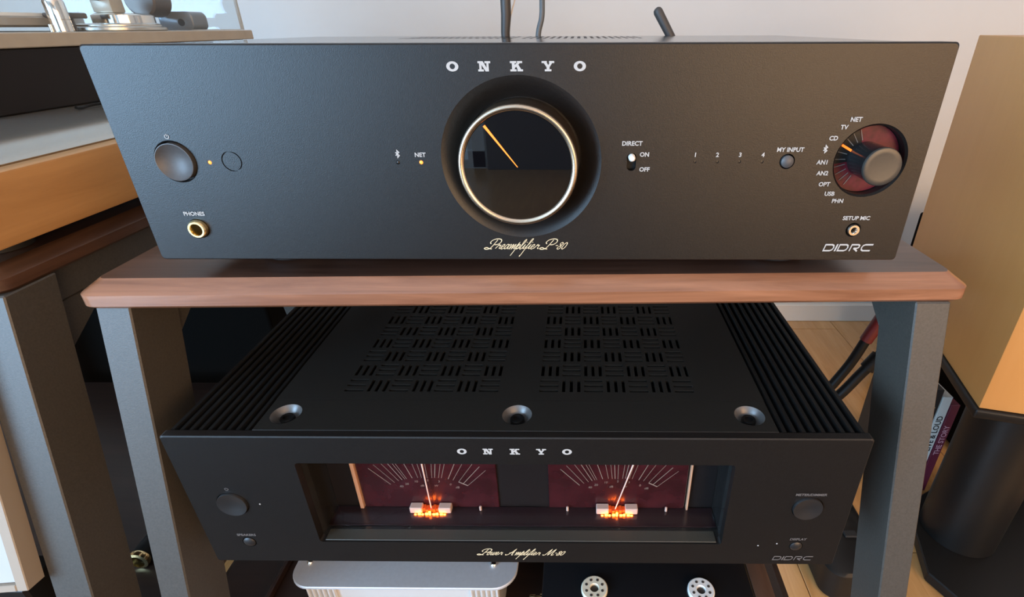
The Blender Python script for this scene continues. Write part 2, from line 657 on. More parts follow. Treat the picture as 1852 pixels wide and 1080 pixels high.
# a sloped copperplate hand drawn as strokes (x-height = 1)
SCRIPT = {
    'Q': ([[(0.95, 1.95), (0.75, 1.1), (0.45, 0.25), (0.0, -0.05), (-0.55, 0.0), (-0.75, 0.2), (-0.35, 0.3), (0.3, 0.08), (0.8, 0.02)],
           [(0.1, 1.1), (-0.2, 1.4), (0.05, 1.9), (0.8, 2.15), (1.6, 2.0), (1.85, 1.5), (1.5, 1.0), (0.85, 0.9)]], 2.05),
    'P': ([[(0.95, 1.95), (0.75, 1.1), (0.45, 0.25), (0.0, -0.05), (-0.55, 0.0), (-0.75, 0.2), (-0.35, 0.3), (0.3, 0.08), (0.8, 0.02)],
           [(0.1, 1.1), (-0.2, 1.4), (0.05, 1.9), (0.8, 2.15), (1.6, 2.0), (1.85, 1.5), (1.5, 1.0), (0.85, 0.9)]], 1.45),
    'A': ([[(-0.2, 0.3), (-0.1, 0.0), (0.3, 0.1), (0.9, 1.0), (1.3, 2.1), (1.25, 1.0), (1.3, 0.05), (1.6, 0.1)], [(0.4, 0.75), (1.45, 0.8)]], 1.9),
    'M': ([[(-0.3, 0.25), (-0.1, 0.0), (0.3, 0.3), (0.8, 2.05), (0.9, 0.1), (1.7, 2.05), (1.7, 0.2), (2.0, 0.05), (2.2, 0.3)]], 2.3),
    'r': ([[(0.0, 0.1), (0.35, 0.95), (0.45, 0.75), (0.75, 0.8), (0.7, 0.2), (1.0, 0.1)]], 0.95),
    'e': ([[(0.0, 0.3), (0.45, 0.55), (0.5, 0.95), (0.2, 0.9), (0.1, 0.3), (0.35, 0.0), (0.8, 0.3)]], 0.75),
    'a': ([[(0.65, 0.85), (0.3, 1.0), (0.05, 0.5), (0.15, 0.05), (0.45, 0.2), (0.7, 0.95), (0.65, 0.1), (0.95, 0.2)]], 0.9),
    'm': ([[(0.0, 0.8), (0.15, 0.95), (0.2, 0.0), (0.5, 0.95), (0.62, 0.8), (0.62, 0.0), (0.95, 0.95), (1.05, 0.8), (1.02, 0.1), (1.3, 0.2)]], 1.25),
    'p': ([[(0.0, 0.2), (0.3, 1.4), (0.2, 0.2), (-0.05, -1.45)], [(0.2, 0.3), (0.5, 0.98), (0.72, 0.7), (0.55, 0.05), (0.25, 0.1), (0.9, 0.2)]], 0.85),
    'l': ([[(0.0, 0.2), (0.45, 1.4), (0.45, 2.0), (0.22, 1.7), (0.15, 0.2), (0.35, 0.0), (0.6, 0.25)]], 0.55),
    'i': ([[(0.0, 0.2), (0.25, 0.95), (0.2, 0.15), (0.5, 0.15)], [(0.3, 1.35), (0.34, 1.5)]], 0.5),
    'f': ([[(0.0, 0.2), (0.5, 1.3), (0.65, 2.1), (0.42, 2.0), (0.25, 0.5), (0.0, -1.45), (-0.12, -1.3)], [(0.25, 0.1), (0.6, 0.25)]], 0.6),
    'o': ([[(0.4, 0.98), (0.1, 0.7), (0.12, 0.1), (0.4, 0.02), (0.62, 0.5), (0.4, 0.98), (0.85, 0.85)]], 0.8),
    'w': ([[(0.0, 0.85), (0.15, 0.95), (0.15, 0.1), (0.45, 0.1), (0.6, 0.9), (0.6, 0.1), (0.9, 0.1), (1.0, 0.9), (1.2, 0.85)]], 1.15),
    '-': ([[(0.0, 0.75), (0.45, 0.78)]], 0.55),
    '8': ([[(0.7, 1.2), (0.4, 1.42), (0.15, 1.1), (0.55, 0.65), (0.6, 0.15), (0.25, 0.0), (0.05, 0.3), (0.5, 0.8), (0.72, 1.2)]], 0.85),
    '0': ([[(0.45, 1.42), (0.12, 1.0), (0.1, 0.3), (0.35, 0.0), (0.65, 0.4), (0.68, 1.1), (0.45, 1.42)]], 0.85),
    ' ': ([], 1.0),
    '.': ([[(0.1, 0.0), (0.2, 0.12)]], 0.5),
}


def script_word(s, x0, x1, z0, pen=0.13, slant=0.62):
    polys, x = [], 0.0
    for ch in s:
        st, adv = SCRIPT[ch]
        for p in st:
            q = [(x + a, b) for a, b in p]
            polys += ribbon(smooth(q, 4) if len(q) > 2 else q, pen if ch not in 'PQAM' else pen * 1.15)
        x += adv
    k = (x1 - x0) / x
    return [[(x0 + (a + slant * b) * k, z0 + b * k) for a, b in p] for p in polys]


def lettering(parent, y, items, m='silk_grey', name='lettering'):
    for s, x, z, size, shear in items:
        mb = MB()
        mb.plate_xz(place(text_polys(s, size, shear, size * 0.028), x, z), y)
        obj(name, mb, m, parent, 0)


# ------------------------------------------------------------------ the room
FZ = -0.66
WY = 1.09
XL, XR, YF, CZ = -2.2, 2.4, -3.0, 1.75
struct('wall_back', MB().box(XL, XR, WY, WY + 0.1, FZ, CZ), 'wall_white', 0)
struct('wall_right', MB().box(XR, XR + 0.1, YF, WY + 0.1, FZ, CZ), 'wall_room', 0)
struct('ceiling', MB().box(XL - 0.1, XR + 0.1, YF - 0.1, WY + 0.1, CZ, CZ + 0.1), 'ceiling_white', 0)
# left wall with a window opening, front wall with a balcony door opening
wl = MB()
WY0, WY1, WZ0, WZ1 = -2.85, -1.15, -0.45, 1.25
wl.box(XL - 0.1, XL, YF, WY0, FZ, CZ).box(XL - 0.1, XL, WY1, WY + 0.1, FZ, CZ)
wl.box(XL - 0.1, XL, WY0, WY1, FZ, WZ0).box(XL - 0.1, XL, WY0, WY1, WZ1, CZ)
struct('wall_left', wl, 'wall_room', 0)
DX0, DX1, DZ1 = -1.75, -0.55, 1.35
wf = MB()
wf.box(XL - 0.1, DX0, YF - 0.1, YF, FZ, CZ).box(DX1, XR + 0.1, YF - 0.1, YF, FZ, CZ).box(DX0, DX1, YF - 0.1, YF, DZ1, CZ)
wfo = struct('wall_front', wf, 'wall_room', 0)
obj('dark_blocker', MB().box(DX1 + 0.02, 0.62, YF + 0.0005, YF + 0.04, FZ + 0.001, 0.62), 'blocker_dark', wfo, 0)  # unseen dark panel, added to darken what the preamplifier front reflects
w1 = thing('window_1', None, None, (XL - 0.05, (WY0 + WY1) / 2, WZ0))
w1['kind'] = 'structure'
del w1['label']
fr = MB()
fr.box(XL - 0.08, XL - 0.03, WY0, WY0 + 0.06, WZ0, WZ1).box(XL - 0.08, XL - 0.03, WY1 - 0.06, WY1, WZ0, WZ1)
fr.box(XL - 0.08, XL - 0.03, WY0, WY1, WZ0, WZ0 + 0.06).box(XL - 0.08, XL - 0.03, WY0, WY1, WZ1 - 0.06, WZ1)
fr.box(XL - 0.08, XL - 0.03, -1.98, -1.92, WZ0, WZ1)
obj('window_frame', fr, 'frame_white', w1, 0)
d1 = thing('door_1', None, None, ((DX0 + DX1) / 2, YF - 0.05, FZ))
d1['kind'] = 'structure'
del d1['label']
fr = MB()
fr.box(DX0, DX0 + 0.08, YF - 0.08, YF - 0.02, FZ, DZ1).box(DX1 - 0.08, DX1, YF - 0.08, YF - 0.02, FZ, DZ1)
fr.box(DX0, DX1, YF - 0.08, YF - 0.02, FZ, FZ + 0.1).box(DX0, DX1, YF - 0.08, YF - 0.02, DZ1 - 0.08, DZ1)
fr.box(-1.19, -1.11, YF - 0.08, YF - 0.02, FZ, DZ1)
obj('door_frame', fr, 'frame_white', d1, 0)
# floor: planks that run in depth, over a dark underlay
fl = struct('floor', MB().box(XL, XR, YF, WY, FZ - 0.03, FZ - 0.004), 'floor_gap', 0)
PW, PL = 0.13, 1.1
pm = None
row = 0
x = -1.43
while x < 1.75:
    y = -0.75 - (row * 0.37 % PL)
    while y < WY - 0.01:
        ya, yb = max(y, -1.2), min(y + PL, WY - 0.002)
        if yb - ya > 0.03:
            obj('plank', MB().box(x + 0.0007, x + PW - 0.0007, ya + 0.0007, yb - 0.0007, FZ - 0.0045, FZ, 0.0006), 'floor_oak', fl, 0)
        y += PL
    x += PW
    row += 1
outer = MB()
outer.box(XL, XR, YF, -1.2, FZ - 0.004, FZ).box(XL, -1.43, -1.2, WY, FZ - 0.004, FZ).box(x, XR, -1.2, WY, FZ - 0.004, FZ)
obj('plank_field', outer, 'floor_oak', fl, 0)
obj('reflection_darkener', MB().box(-1.3, 1.3, -1.9, -0.22, FZ + 0.0002, FZ + 0.008, 0.002), 'darkener_black', fl, 0)  # unseen dark sheet, added to darken the floor mirrored in the amplifier front
struct('baseboard_back', MB().box(XL, XR, WY - 0.016, WY, FZ, FZ + 0.055, 0.002), 'baseboard_white', 0)

# ------------------------------------------------------------------ equipment rack in the middle
RK = R(1.3)
rack = thing('equipment_rack', 'low rack with a walnut top and slanting black legs, carrying both black amplifiers', 'rack', (0, 0.19, FZ))


def rot(p, a=RK):
    c, s = math.cos(a), math.sin(a)
    return (p[0] * c - p[1] * s, p[0] * s + p[1] * c)


def board(x0, x1, y0, y1, z1, th, bev, bevz, rc, turn, part='all'):
    """shelf board: rounded corners, wide bevel round the top, small round at the bottom"""
    def ring(i, z, rad):
        return [(*turn(p), z) for p in rr(x0 + i, x1 - i, y0 + i, y1 - i, max(0.002, rad), 6)]
    m = MB()
    if part == 'edge':
        m.loft([ring(0.002, z1 - th, rc), ring(0.0, z1 - th + 0.002, rc), ring(0, z1 - bevz - 0.0008, rc),
                ring(0.0008, z1 - bevz, rc), ring(bev, z1, rc * 0.6)], False)
    elif part == 'core':
        m.loft([ring(0.002, z1 - th, rc), ring(bev, z1 - th + 0.0015, rc * 0.6), ring(bev, z1, rc * 0.6)])
    else:
        m.loft([ring(0.002, z1 - th, rc), ring(0.0, z1 - th + 0.002, rc), ring(0, z1 - bevz - 0.0008, rc),
                ring(0.0008, z1 - bevz, rc), ring(bev, z1, rc * 0.6)])
    return m


tsh = obj('top_shelf', board(-0.2708, 0.2708, -0.005, 0.40, -0.012, 0.0165, 0.0095, 0.0065, 0.009, rot, 'core'), 'walnut', rack, 20)
obj('bevelled_edge', board(-0.2708, 0.2708, -0.005, 0.40, -0.012, 0.0165, 0.0095, 0.0065, 0.009, rot, 'edge'), 'walnut_edge', tsh, 20, 'paler bevelled wooden edge')


def leg(parent, xo, y, xi, z, dirv, depth, m='leg_black', zend=FZ, name='leg'):
    """a square-section post from (x,y,z) along dirv to the floor; xo..xi its width"""
    t = (zend - z) / dirv[2]
    dx, dy = dirv[0] * t, dirv[1] * t
    x0, x1 = min(xo, xi), max(xo, xi)
    top = [(x0, y, z), (x1, y, z), (x1, y + depth, z), (x0, y + depth, z)]
    bot = [(x0 + dx, y + dy, zend), (x1 + dx, y + dy, zend), (x1 + dx, y + dy + depth, zend), (x0 + dx, y + dy + depth, zend)]
    return obj(name, MB().hexa(bot, top, 0.0009, 1), m, parent, 0)


LZ = -0.0285
leg(rack, -0.2645, -0.007, -0.2432, LZ, (-0.007, -0.045, -0.215), 0.0395)
leg(rack, 0.2605, 0.001, 0.2390, LZ, (0.022, -0.035, -0.237), 0.0395)
leg(rack, -0.2690, 0.350, -0.2475, LZ, (-0.007, 0.045, -0.215), 0.0395)
leg(rack, 0.2540, 0.358, 0.2325, LZ, (0.022, 0.035, -0.237), 0.0395)


def prism_yz(x0, x1, pts):
    return MB().hexa([(x0, a, b) for a, b in pts], [(x1, a, b) for a, b in pts], 0.0008)


for x0, x1, y in ((-0.2590, -0.2470, 0.031), (0.2430, 0.2550, 0.039)):
    obj('gusset', prism_yz(x0, x1, [(y - 0.001, LZ - 0.0005), (y + 0.05, LZ - 0.0005), (y - 0.004, LZ - 0.038)]), 'leg_black', rack, 0)
    obj('top_rail', MB().box(x0, x1, y + 0.0505, y + 0.316, LZ - 0.022, LZ - 0.0005, 0.001), 'leg_black', rack, 0)
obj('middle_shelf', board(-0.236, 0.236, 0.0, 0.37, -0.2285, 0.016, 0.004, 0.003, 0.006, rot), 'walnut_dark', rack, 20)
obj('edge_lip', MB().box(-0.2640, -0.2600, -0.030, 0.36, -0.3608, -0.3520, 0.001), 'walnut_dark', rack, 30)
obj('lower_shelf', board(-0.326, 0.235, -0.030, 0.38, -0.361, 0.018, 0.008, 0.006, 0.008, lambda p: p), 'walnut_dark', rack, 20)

# ------------------------------------------------------------------ the preamplifier
PX, PH, CZ0 = 0.2175, 0.1156, 0.0578
pre = thing('preamplifier', 'black preamplifier with a big round display knob, standing on the walnut rack top', 'amplifier', (0, 0.13, -0.012))
fp = MB()
fp.loft([[(x, y, z) for x, z in rr(-PX + i, PX - i, i, PH - i, 0.0022, 4)] for y, i in ((0.0125, 0.0), (0.0007, 0.0), (0.0, 0.0007))])
panel = obj('front_panel', fp, 'black_anodised', pre, 30)


def cut_y(prof, x, z, n=64):
    return MB().lathe([(0, 0.004)] + [(r, h) for r, h in prof] + [(0, prof[-1][1])], (x, 0, z), 'y', n)


cuts = [
    cut_y([(0.0445, 0.004), (0.0445, 0.0004), (0.0428, -0.0002), (0.0408, -0.0010), (0.0382, -0.0027), (0.0355, -0.0050), (0.0335, -0.0066), (0.0325, -0.0072), (0.0325, -0.0110)], 0, CZ0, 96),
    cut_y([(0.0116, 0.004), (0.0116, 0.0002), (0.0109, -0.0005), (0.0109, -0.005)], -0.1885, CZ0),
    cut_y([(0.0198, 0.004), (0.0198, 0.0002), (0.0185, -0.0012), (0.0185, -0.0080)], 0.188, CZ0, 72),
    cut_y([(0.0043, 0.004), (0.0043, 0.0002), (0.0039, -0.0003), (0.0039, -0.005)], 0.1435, CZ0, 32),
    cut_y([(0.0058, 0.004), (0.0058, -0.006)], -0.1887, 0.0195, 40),
    cut_y([(0.0046, 0.004), (0.0046, 0.0002), (0.0040, -0.0004), (0.0040, -0.006)], 0.1884, 0.0189, 32),
]
for lx in (-0.1701, -0.0671, -0.0545):
    cuts.append(cut_y([(0.0011, 0.004), (0.0011, -0.0016)], lx, CZ0 - 0.0004, 16))
for lx in (0.0938, 0.1059, 0.1178, 0.13):
    cuts.append(cut_y([(0.0008, 0.004), (0.0008, -0.0016)], lx, CZ0 - 0.0002, 16))
slot = MB()
so = [(0.0596 + 0.0025 * math.cos(R(a)), (0.0552 if a > 180 else 0.0600) + 0.0025 * math.sin(R(a))) for a in range(0, 360, 15)]
slot.hexa([(a, 0.006, b) for a, b in so], [(a, -0.004, b) for a, b in so])
cuts.append(slot)
gr = MB()
gr.lathe([(0.0049, 0.003), (0.0055, 0.003), (0.0055, -0.0008), (0.0049, -0.0008), (0.0049, 0.003)], (-0.1578, 0, CZ0 + 0.0002), 'y', 40)
cuts.append(gr)
carve(panel, cuts)

# the cover, with rows of vent slots near the rear
holes = []
for gx0 in (-0.105, -0.012):
    for k in range(18):
        for yy in (0.150, 0.178, 0.206):
            xa = gx0 + k * 0.0052
            if gx0 < -0.05 and k >= 17:
                continue
            holes.append((round(xa, 6), round(xa + 0.0024, 6), yy, yy + 0.022))
obj('top_cover', MB().slotted(-0.2135, 0.2135, 0.0127, 0.2600, PH - 0.0008, 0.0016, holes), 'black_chassis', pre, 0)
ch = MB()
ch.box(-0.2135, -0.2119, 0.0127, 0.26, 0.003, PH - 0.0025).box(0.2119, 0.2135, 0.0127, 0.26, 0.003, PH - 0.0025)
ch.box(-0.2135, 0.2135, 0.0127, 0.26, 0.001, 0.003).box(-0.2119, 0.2119, 0.2584, 0.26, 0.003, PH - 0.0025)
obj('chassis', ch, 'black_chassis', pre, 0)
obj('circuit_tray', MB().box(-0.20, 0.20, 0.02, 0.25, 0.05, 0.052), 'interior_black', pre, 0)
for fx in (-0.16, 0.16):
    for fy in (0.045, 0.225):
        obj('foot', MB().lathe([(0, 0), (0.019, 0), (0.021, 0.0015), (0.021, 0.0128), (0, 0.0128)], (fx, fy, -0.012), 'z', 32), 'rubber', pre, 40)

# volume knob with round display
kn = obj('volume_knob', MB().lathe([(0.0, -0.0105), (0.0312, -0.0105), (0.0316, -0.009), (0.0312, 0.0118), (0.0300, 0.0128), (0.0, 0.0128)], (-0.0004, 0, CZ0), 'y', 96),
         'bronze_side', pre, 40)
obj('ring', MB().lathe([(0.0312, 0.0115), (0.0311, 0.0134), (0.0305, 0.0143), (0.0297, 0.0145), (0.0284, 0.0141), (0.0279, 0.0132), (0.0279, 0.0115), (0.0312, 0.0115)],
                       (-0.0004, 0, CZ0), 'y', 96), 'champagne_ring', kn, 50, 'polished champagne ring')
obj('display', MB().lathe([(0, 0.0131), (0.0279, 0.0131), (0.0279, 0.0129), (0, 0.0129)], (-0.0004, 0, CZ0), 'y', 96), 'display_glass', kn, 30, 'round glossy black display')
nd = MB()
ndp = [(-0.0006, 0.0579), (-0.0165, 0.0787)]
dv = Vector((ndp[1][0] - ndp[0][0], ndp[1][1] - ndp[0][1])).normalized()
nv = Vector((-dv.y, dv.x))
nd.plate_xz([[(ndp[0][0] + nv.x * 0.0002, ndp[0][1] + nv.y * 0.0002), (ndp[0][0] - nv.x * 0.0002, ndp[0][1] - nv.y * 0.0002),
              (ndp[1][0] - nv.x * 0.00068, ndp[1][1] - nv.y * 0.00068), (ndp[1][0] + nv.x * 0.00068, ndp[1][1] + nv.y * 0.00068)]], -0.0131, 0.0002)
obj('needle', nd, 'needle_glow', kn, 0, 'glowing orange needle on the display')

# buttons, leds, jacks
obj('power_button', MB().lathe([(0, -0.0018), (0.003, -0.0015), (0.006, -0.0006), (0.0085, 0.0008), (0.0097, 0.0018), (0.0101, 0.0017), (0.0101, -0.0049), (0, -0.0049)],
                               (-0.1885, 0, CZ0), 'y', 64), 'button_grey', pre, 40, 'large dished grey power button')
obj('input_button', MB().lathe([(0, 0.0018), (0.0022, 0.0015), (0.0033, 0.0007), (0.0034, -0.0048), (0, -0.0048)], (0.1435, 0, CZ0), 'y', 32), 'button_grey', pre, 50)
for lx, m in ((-0.1701, 'led_orange'), (-0.0671, 'led_off'), (-0.0545, 'led_orange')):
    obj('indicator_light', MB().lathe([(0, 0.0003), (0.0007, 0.0001), (0.00105, -0.0002), (0.00105, -0.0015), (0, -0.0015)], (lx, 0, CZ0 - 0.0004), 'y', 16), m, pre, 60,
        'lit orange indicator' if m == 'led_orange' else None)
for lx in (0.0938, 0.1059, 0.1178, 0.13):
    obj('indicator_light', MB().lathe([(0, -0.0005), (0.00075, -0.0006), (0.00075, -0.0015), (0, -0.0015)], (lx, 0, CZ0 - 0.0002), 'y', 16), 'led_off', pre, 60)
jk = obj('headphone_jack', MB().lathe([(0.0033, -0.0050), (0.0033, 0.0022), (0.0036, 0.0028), (0.0046, 0.0028), (0.0054, 0.0018), (0.0056, -0.0050), (0.0033, -0.0050)],
                                      (-0.1887, 0, 0.0195), 'y', 40), 'gold_metal', pre, 40, 'gold ringed headphone socket')
obj('socket', MB().lathe([(0, -0.0048), (0.0033, -0.0048), (0.0033, -0.0052), (0, -0.0052)], (-0.1887, 0, 0.0195), 'y', 24), 'interior_black', jk, 0)
mk = obj('microphone_jack', MB().lathe([(0.0015, -0.0050), (0.0015, 0.0006), (0.0019, 0.0012), (0.0030, 0.0012), (0.0034, 0.0004), (0.0034, -0.005), (0.0015, -0.005)],
                                       (0.1884, 0, 0.0189), 'y', 32), 'silver_metal', pre, 40, 'small silver microphone socket')
obj('socket', MB().lathe([(0, -0.0045), (0.0015, -0.0045), (0.0015, -0.0050), (0, -0.0050)], (0.1884, 0, 0.0189), 'y', 24), 'interior_black', mk, 0)
sl = obj('direct_switch', MB().box(0.0573, 0.0619, 0.0040, 0.0058, 0.0529, 0.0623), 'interior_black', pre, 0)
obj('switch_lever', MB().lathe([(0, 0.0034), (0.0012, 0.0032), (0.0018, 0.0024), (0.0019, -0.0040), (0, -0.0040)], (0.0597, 0, 0.0600), 'y', 28), 'switch_white', sl, 40, 'cream switch lever set to on')
# input selector in its round well
SX = 0.188
sel = obj('input_selector', MB().lathe([(0, -0.0066), (0.0182, -0.0066), (0.0182, -0.0079), (0, -0.0079)], (SX, 0, CZ0), 'y', 72), 'dial_red', pre, 30, 'recessed dark red input dial')
sec = MB()
sp = [(SX + 0.0180 * math.cos(R(a)), CZ0 + 0.0180 * math.sin(R(a))) for a in range(112, 196, 6)]
si = [(SX + 0.0088 * math.cos(R(a)), CZ0 + 0.0088 * math.sin(R(a))) for a in range(112, 196, 6)]
sec.plate_xz([[sp[i], sp[i + 1], si[i + 1], si[i]] for i in range(len(sp) - 1)], 0.0066, 0.0002)
obj('dial_sector', sec, 'dial_black', sel, 0)  # black section of the dial itself
angs = [110, 124, 138, 152, 166, 181, 196, 211, 226, 240]
for a in angs:
    lit = a == 152
    wdt = 0.0006 if lit else 0.0002
    ca, sa = math.cos(R(a)), math.sin(R(a))
    r0, r1 = (0.0086, 0.0170) if lit else (0.0105, 0.0165)
    q = [(SX + r0 * ca - wdt * sa, CZ0 + r0 * sa + wdt * ca), (SX + r0 * ca + wdt * sa, CZ0 + r0 * sa - wdt * ca),
         (SX + r1 * ca + wdt * sa, CZ0 + r1 * sa - wdt * ca), (SX + r1 * ca - wdt * sa, CZ0 + r1 * sa + wdt * ca)]
    obj('dial_mark', MB().plate_xz([q], 0.0064, 0.0003), 'needle_glow' if lit else 'tick_dim', sel, 0, 'lit orange dial mark' if lit else None)
obj('selector_knob', MB().lathe([(0, 0.0130), (0.0070, 0.0131), (0.0090, 0.0133), (0.0097, 0.0130), (0.0100, 0.0120), (0.0098, 0.0119), (0.0085, 0.0119), (0, 0.0119)],
                                (SX, 0, CZ0), 'y', 72), 'knob_grey', sel, 40, 'satin knob cap')
obj('knob_shaft', MB().lathe([(0, 0.01195), (0.0097, 0.01195), (0.0094, -0.0066), (0, -0.0066)], (SX, 0, CZ0), 'y', 64), 'knob_side', sel, 40)

# the writing on the front
FY = 0.0
mb = MB()
slab_word(mb, 'ONKYO', [-0.0322, -0.0163, -0.0002, 0.0157, 0.0316], 0.1028, 0.0047, FY)
obj('lettering', mb, 'silk_grey', pre, 0, 'widely spaced slab capitals reading ONKYO')
mb = MB()
mb.plate_xz(script_word('Preamplifier Q-80', -0.0222, 0.0230, 0.0070, 0.14), FY)
obj('lettering', mb, 'silk_gold', pre, 0, 'gold script reading Preamplifier P-80')
mb = MB()
mb.plate_xz(wide_word(0.1738, 0.0062, 0.0274, 0.0037), FY)
obj('lettering', mb, 'silk_grey', pre, 0, 'wide capitals reading DIDRC')
T = 0.0032
lettering(pre, FY, [
    ('PHONES', -0.1885, 0.0283, 0.0032, 0.0), ('NET', -0.0545, 0.0614, T, 0.04), ('DIRECT', 0.0595, 0.0673, T, 0.04),
    ('ON', 0.0664, 0.0615, T, 0.04), ('OFF', 0.0668, 0.0535, T, 0.04), ('1', 0.0937, 0.0613, T, 0.04), ('2', 0.1055, 0.0613, T, 0.04),
    ('3', 0.1177, 0.0613, T, 0.04), ('4', 0.1299, 0.0613, T, 0.04), ('MY INPUT', 0.1440, 0.0640, T, 0.04),
    ('NET', 0.1752, 0.0794, T, 0.04), ('TV', 0.1699, 0.0755, T, 0.04), ('CD', 0.1656, 0.0699, T, 0.04), ('AN1', 0.1625, 0.0573, T, 0.04),
    ('AN2', 0.1637, 0.0514, T, 0.04), ('OPT', 0.1660, 0.0453, T, 0.04), ('USB', 0.1700, 0.0400, T, 0.04), ('PHN', 0.1754, 0.0359, T, 0.04),
    ('SETUP MIC', 0.1883, 0.0259, T, 0.04)])


def rune(x, z, s):
    return place(ribbon([(-0.5, 0.45), (0.5, -0.45), (0, -1), (0, 1), (0.5, 0.45), (-0.5, -0.45)], 0.3), x, z, s)


mb = MB()
mb.plate_xz(rune(-0.0667, 0.0620, 0.0019), FY)
obj('symbol', mb, 'silk_grey', pre, 0)
mb = MB()
mb.plate_xz(rune(0.1625, 0.0644, 0.0019), FY)
obj('symbol', mb, 'silk_grey', pre, 0)


def power_sign(x, z, s):
    return place(ribbon(arc(0, 0, 1, 125, 415, 18), 0.32) + ribbon([(0, 0.1), (0, 1.2)], 0.32), x, z, s)


mb = MB()
mb.plate_xz(power_sign(-0.1886, 0.0712, 0.0011), FY)
obj('symbol', mb, 'silk_grey', pre, 0)

# rear antennas
obj('antenna', MB().tube([(-0.0385, 0.2655, 0.085), (-0.0383, 0.2655, 0.118), (-0.0368, 0.2655, 0.132), (-0.0360, 0.2660, 0.20), (-0.0358, 0.2660, 0.206)], [0.0042, 0.0042, 0.0048, 0.0048, 0.002], 14), 'antenna_black', pre, 60)
obj('antenna', MB().tube([(0.1230, 0.2655, 0.102), (0.1190, 0.2655, 0.111), (0.1038, 0.2655, 0.1345), (0.1026, 0.2655, 0.1365), (0.1018, 0.2655, 0.1375)], [0.0040, 0.0040, 0.0044, 0.0036, 0.0016], 14), 'antenna_black', pre, 60)

# ------------------------------------------------------------------ the power amplifier
AX, AY, AT, AB = -0.0076, -0.0439, -0.0983, -0.2139
amp = thing('power_amplifier', 'black power amplifier with two glowing needle meters, on the shelf under the preamplifier', 'amplifier', (AX, 0.12, -0.2285))
fp = MB()
fp.loft([[(x, y, z) for x, z in rr(AX - PX + i, AX + PX - i, AB + i, AT - i, 0.0018, 4)] for y, i in ((AY + 0.0058, 0.0), (AY + 0.0007, 0.0), (AY, 0.0007))])
apanel = obj('front_panel', fp, 'black_anodised', amp, 30)


def cut_a(prof, x, z, n=48):
    return MB().lathe([(0, 0.004)] + list(prof) + [(0, prof[-1][1])], (x, AY, z), 'y', n)


win = MB()
ww = rr(-0.1472, 0.1293, -0.1930, -0.1198, 0.0022, 4)
win.hexa([(a, AY + 0.03, b) for a, b in ww], [(a, AY - 0.01, b) for a, b in ww])
carve(apanel, [win,
               cut_a([(0.0106, 0.004), (0.0106, 0.0002), (0.0102, -0.0003), (0.0102, -0.005)], -0.1968, -0.1563),
               cut_a([(0.0102, 0.004), (0.0102, 0.0002), (0.0099, -0.0003), (0.0099, -0.005)], 0.1810, -0.1572),
               cut_a([(0.0048, 0.004), (0.0048, -0.005)], -0.1965, -0.1935, 32),
               cut_a([(0.0046, 0.004), (0.0046, -0.005)], 0.1806, -0.1945, 32),
               cut_a([(0.0007, 0.004), (0.0007, -0.002)], -0.1789, -0.1564, 12),
               cut_a([(0.0007, 0.004), (0.0007, -0.002)], 0.1547, -0.1941, 12),
               cut_a([(0.0007, 0.004), (0.0007, -0.002)], 0.1672, -0.1920, 12)])
for x, z, r in ((-0.1968, -0.1563, 0.0098), (0.1810, -0.1572, 0.0096)):
    obj('round_button', MB().lathe([(0, 0.0001), (r * 0.5, 0.0005), (r * 0.9, 0.0014), (r * 0.98, 0.0015), (r, 0.0010), (r, -0.005), (0, -0.005)], (x, AY, z), 'y', 56), 'button_black', amp, 40)
for x, z in ((-0.1965, -0.1935), (0.1806, -0.1945)):
    obj('small_button', MB().lathe([(0, 0.0012), (0.0030, 0.0010), (0.0041, 0.0002), (0.0042, -0.005), (0, -0.005)], (x, AY, z), 'y', 32), 'button_black', amp, 40)
for x, z in ((-0.1789, -0.1564), (0.1547, -0.1941), (0.1672, -0.1920)):
    obj('indicator_light', MB().lathe([(0, 0.0002), (0.0005, 0.0001), (0.00065, -0.0018), (0, -0.0018)], (x, AY, z), 'y', 12), 'silk_grey', amp, 60)
# reveal, glass and the meters behind
GY = -0.0334
rv = MB()
rv.box(-0.1500, 0.1321, AY + 0.0060, -0.0110, -0.1960, -0.1932).box(-0.1500, 0.1321, AY + 0.0060, -0.0110, -0.1196, -0.1170)
rv.box(-0.1500, -0.1474, AY + 0.0060, -0.0110, -0.1932, -0.1196).box(0.1295, 0.1321, AY + 0.0060, -0.0110, -0.1932, -0.1196)
obj('meter_bay', rv, 'reveal_black', amp, 0)
sill = MB()
sill.box(-0.1440, 0.1262, AY + 0.0010, AY + 0.0100, -0.1929, -0.1921, 0.0003)
obj('window_sill', sill, 'sill_grey', amp, 0)
obj('meter_window', MB().box(-0.1470, 0.1291, GY + 0.0010, GY + 0.0022, -0.1928, -0.1200), 'meter_glass', amp, 0, 'clear window pane in front of the meters')
obj('bay_floor', MB().box(-0.1465, 0.1288, GY + 0.0030, -0.0142, -0.1930, -0.1922), 'window_floor', amp, 0)
obj('bay_back', MB().box(-0.1472, 0.1293, -0.0132, -0.0112, -0.1931, -0.1197), 'meter_gap', amp, 0)
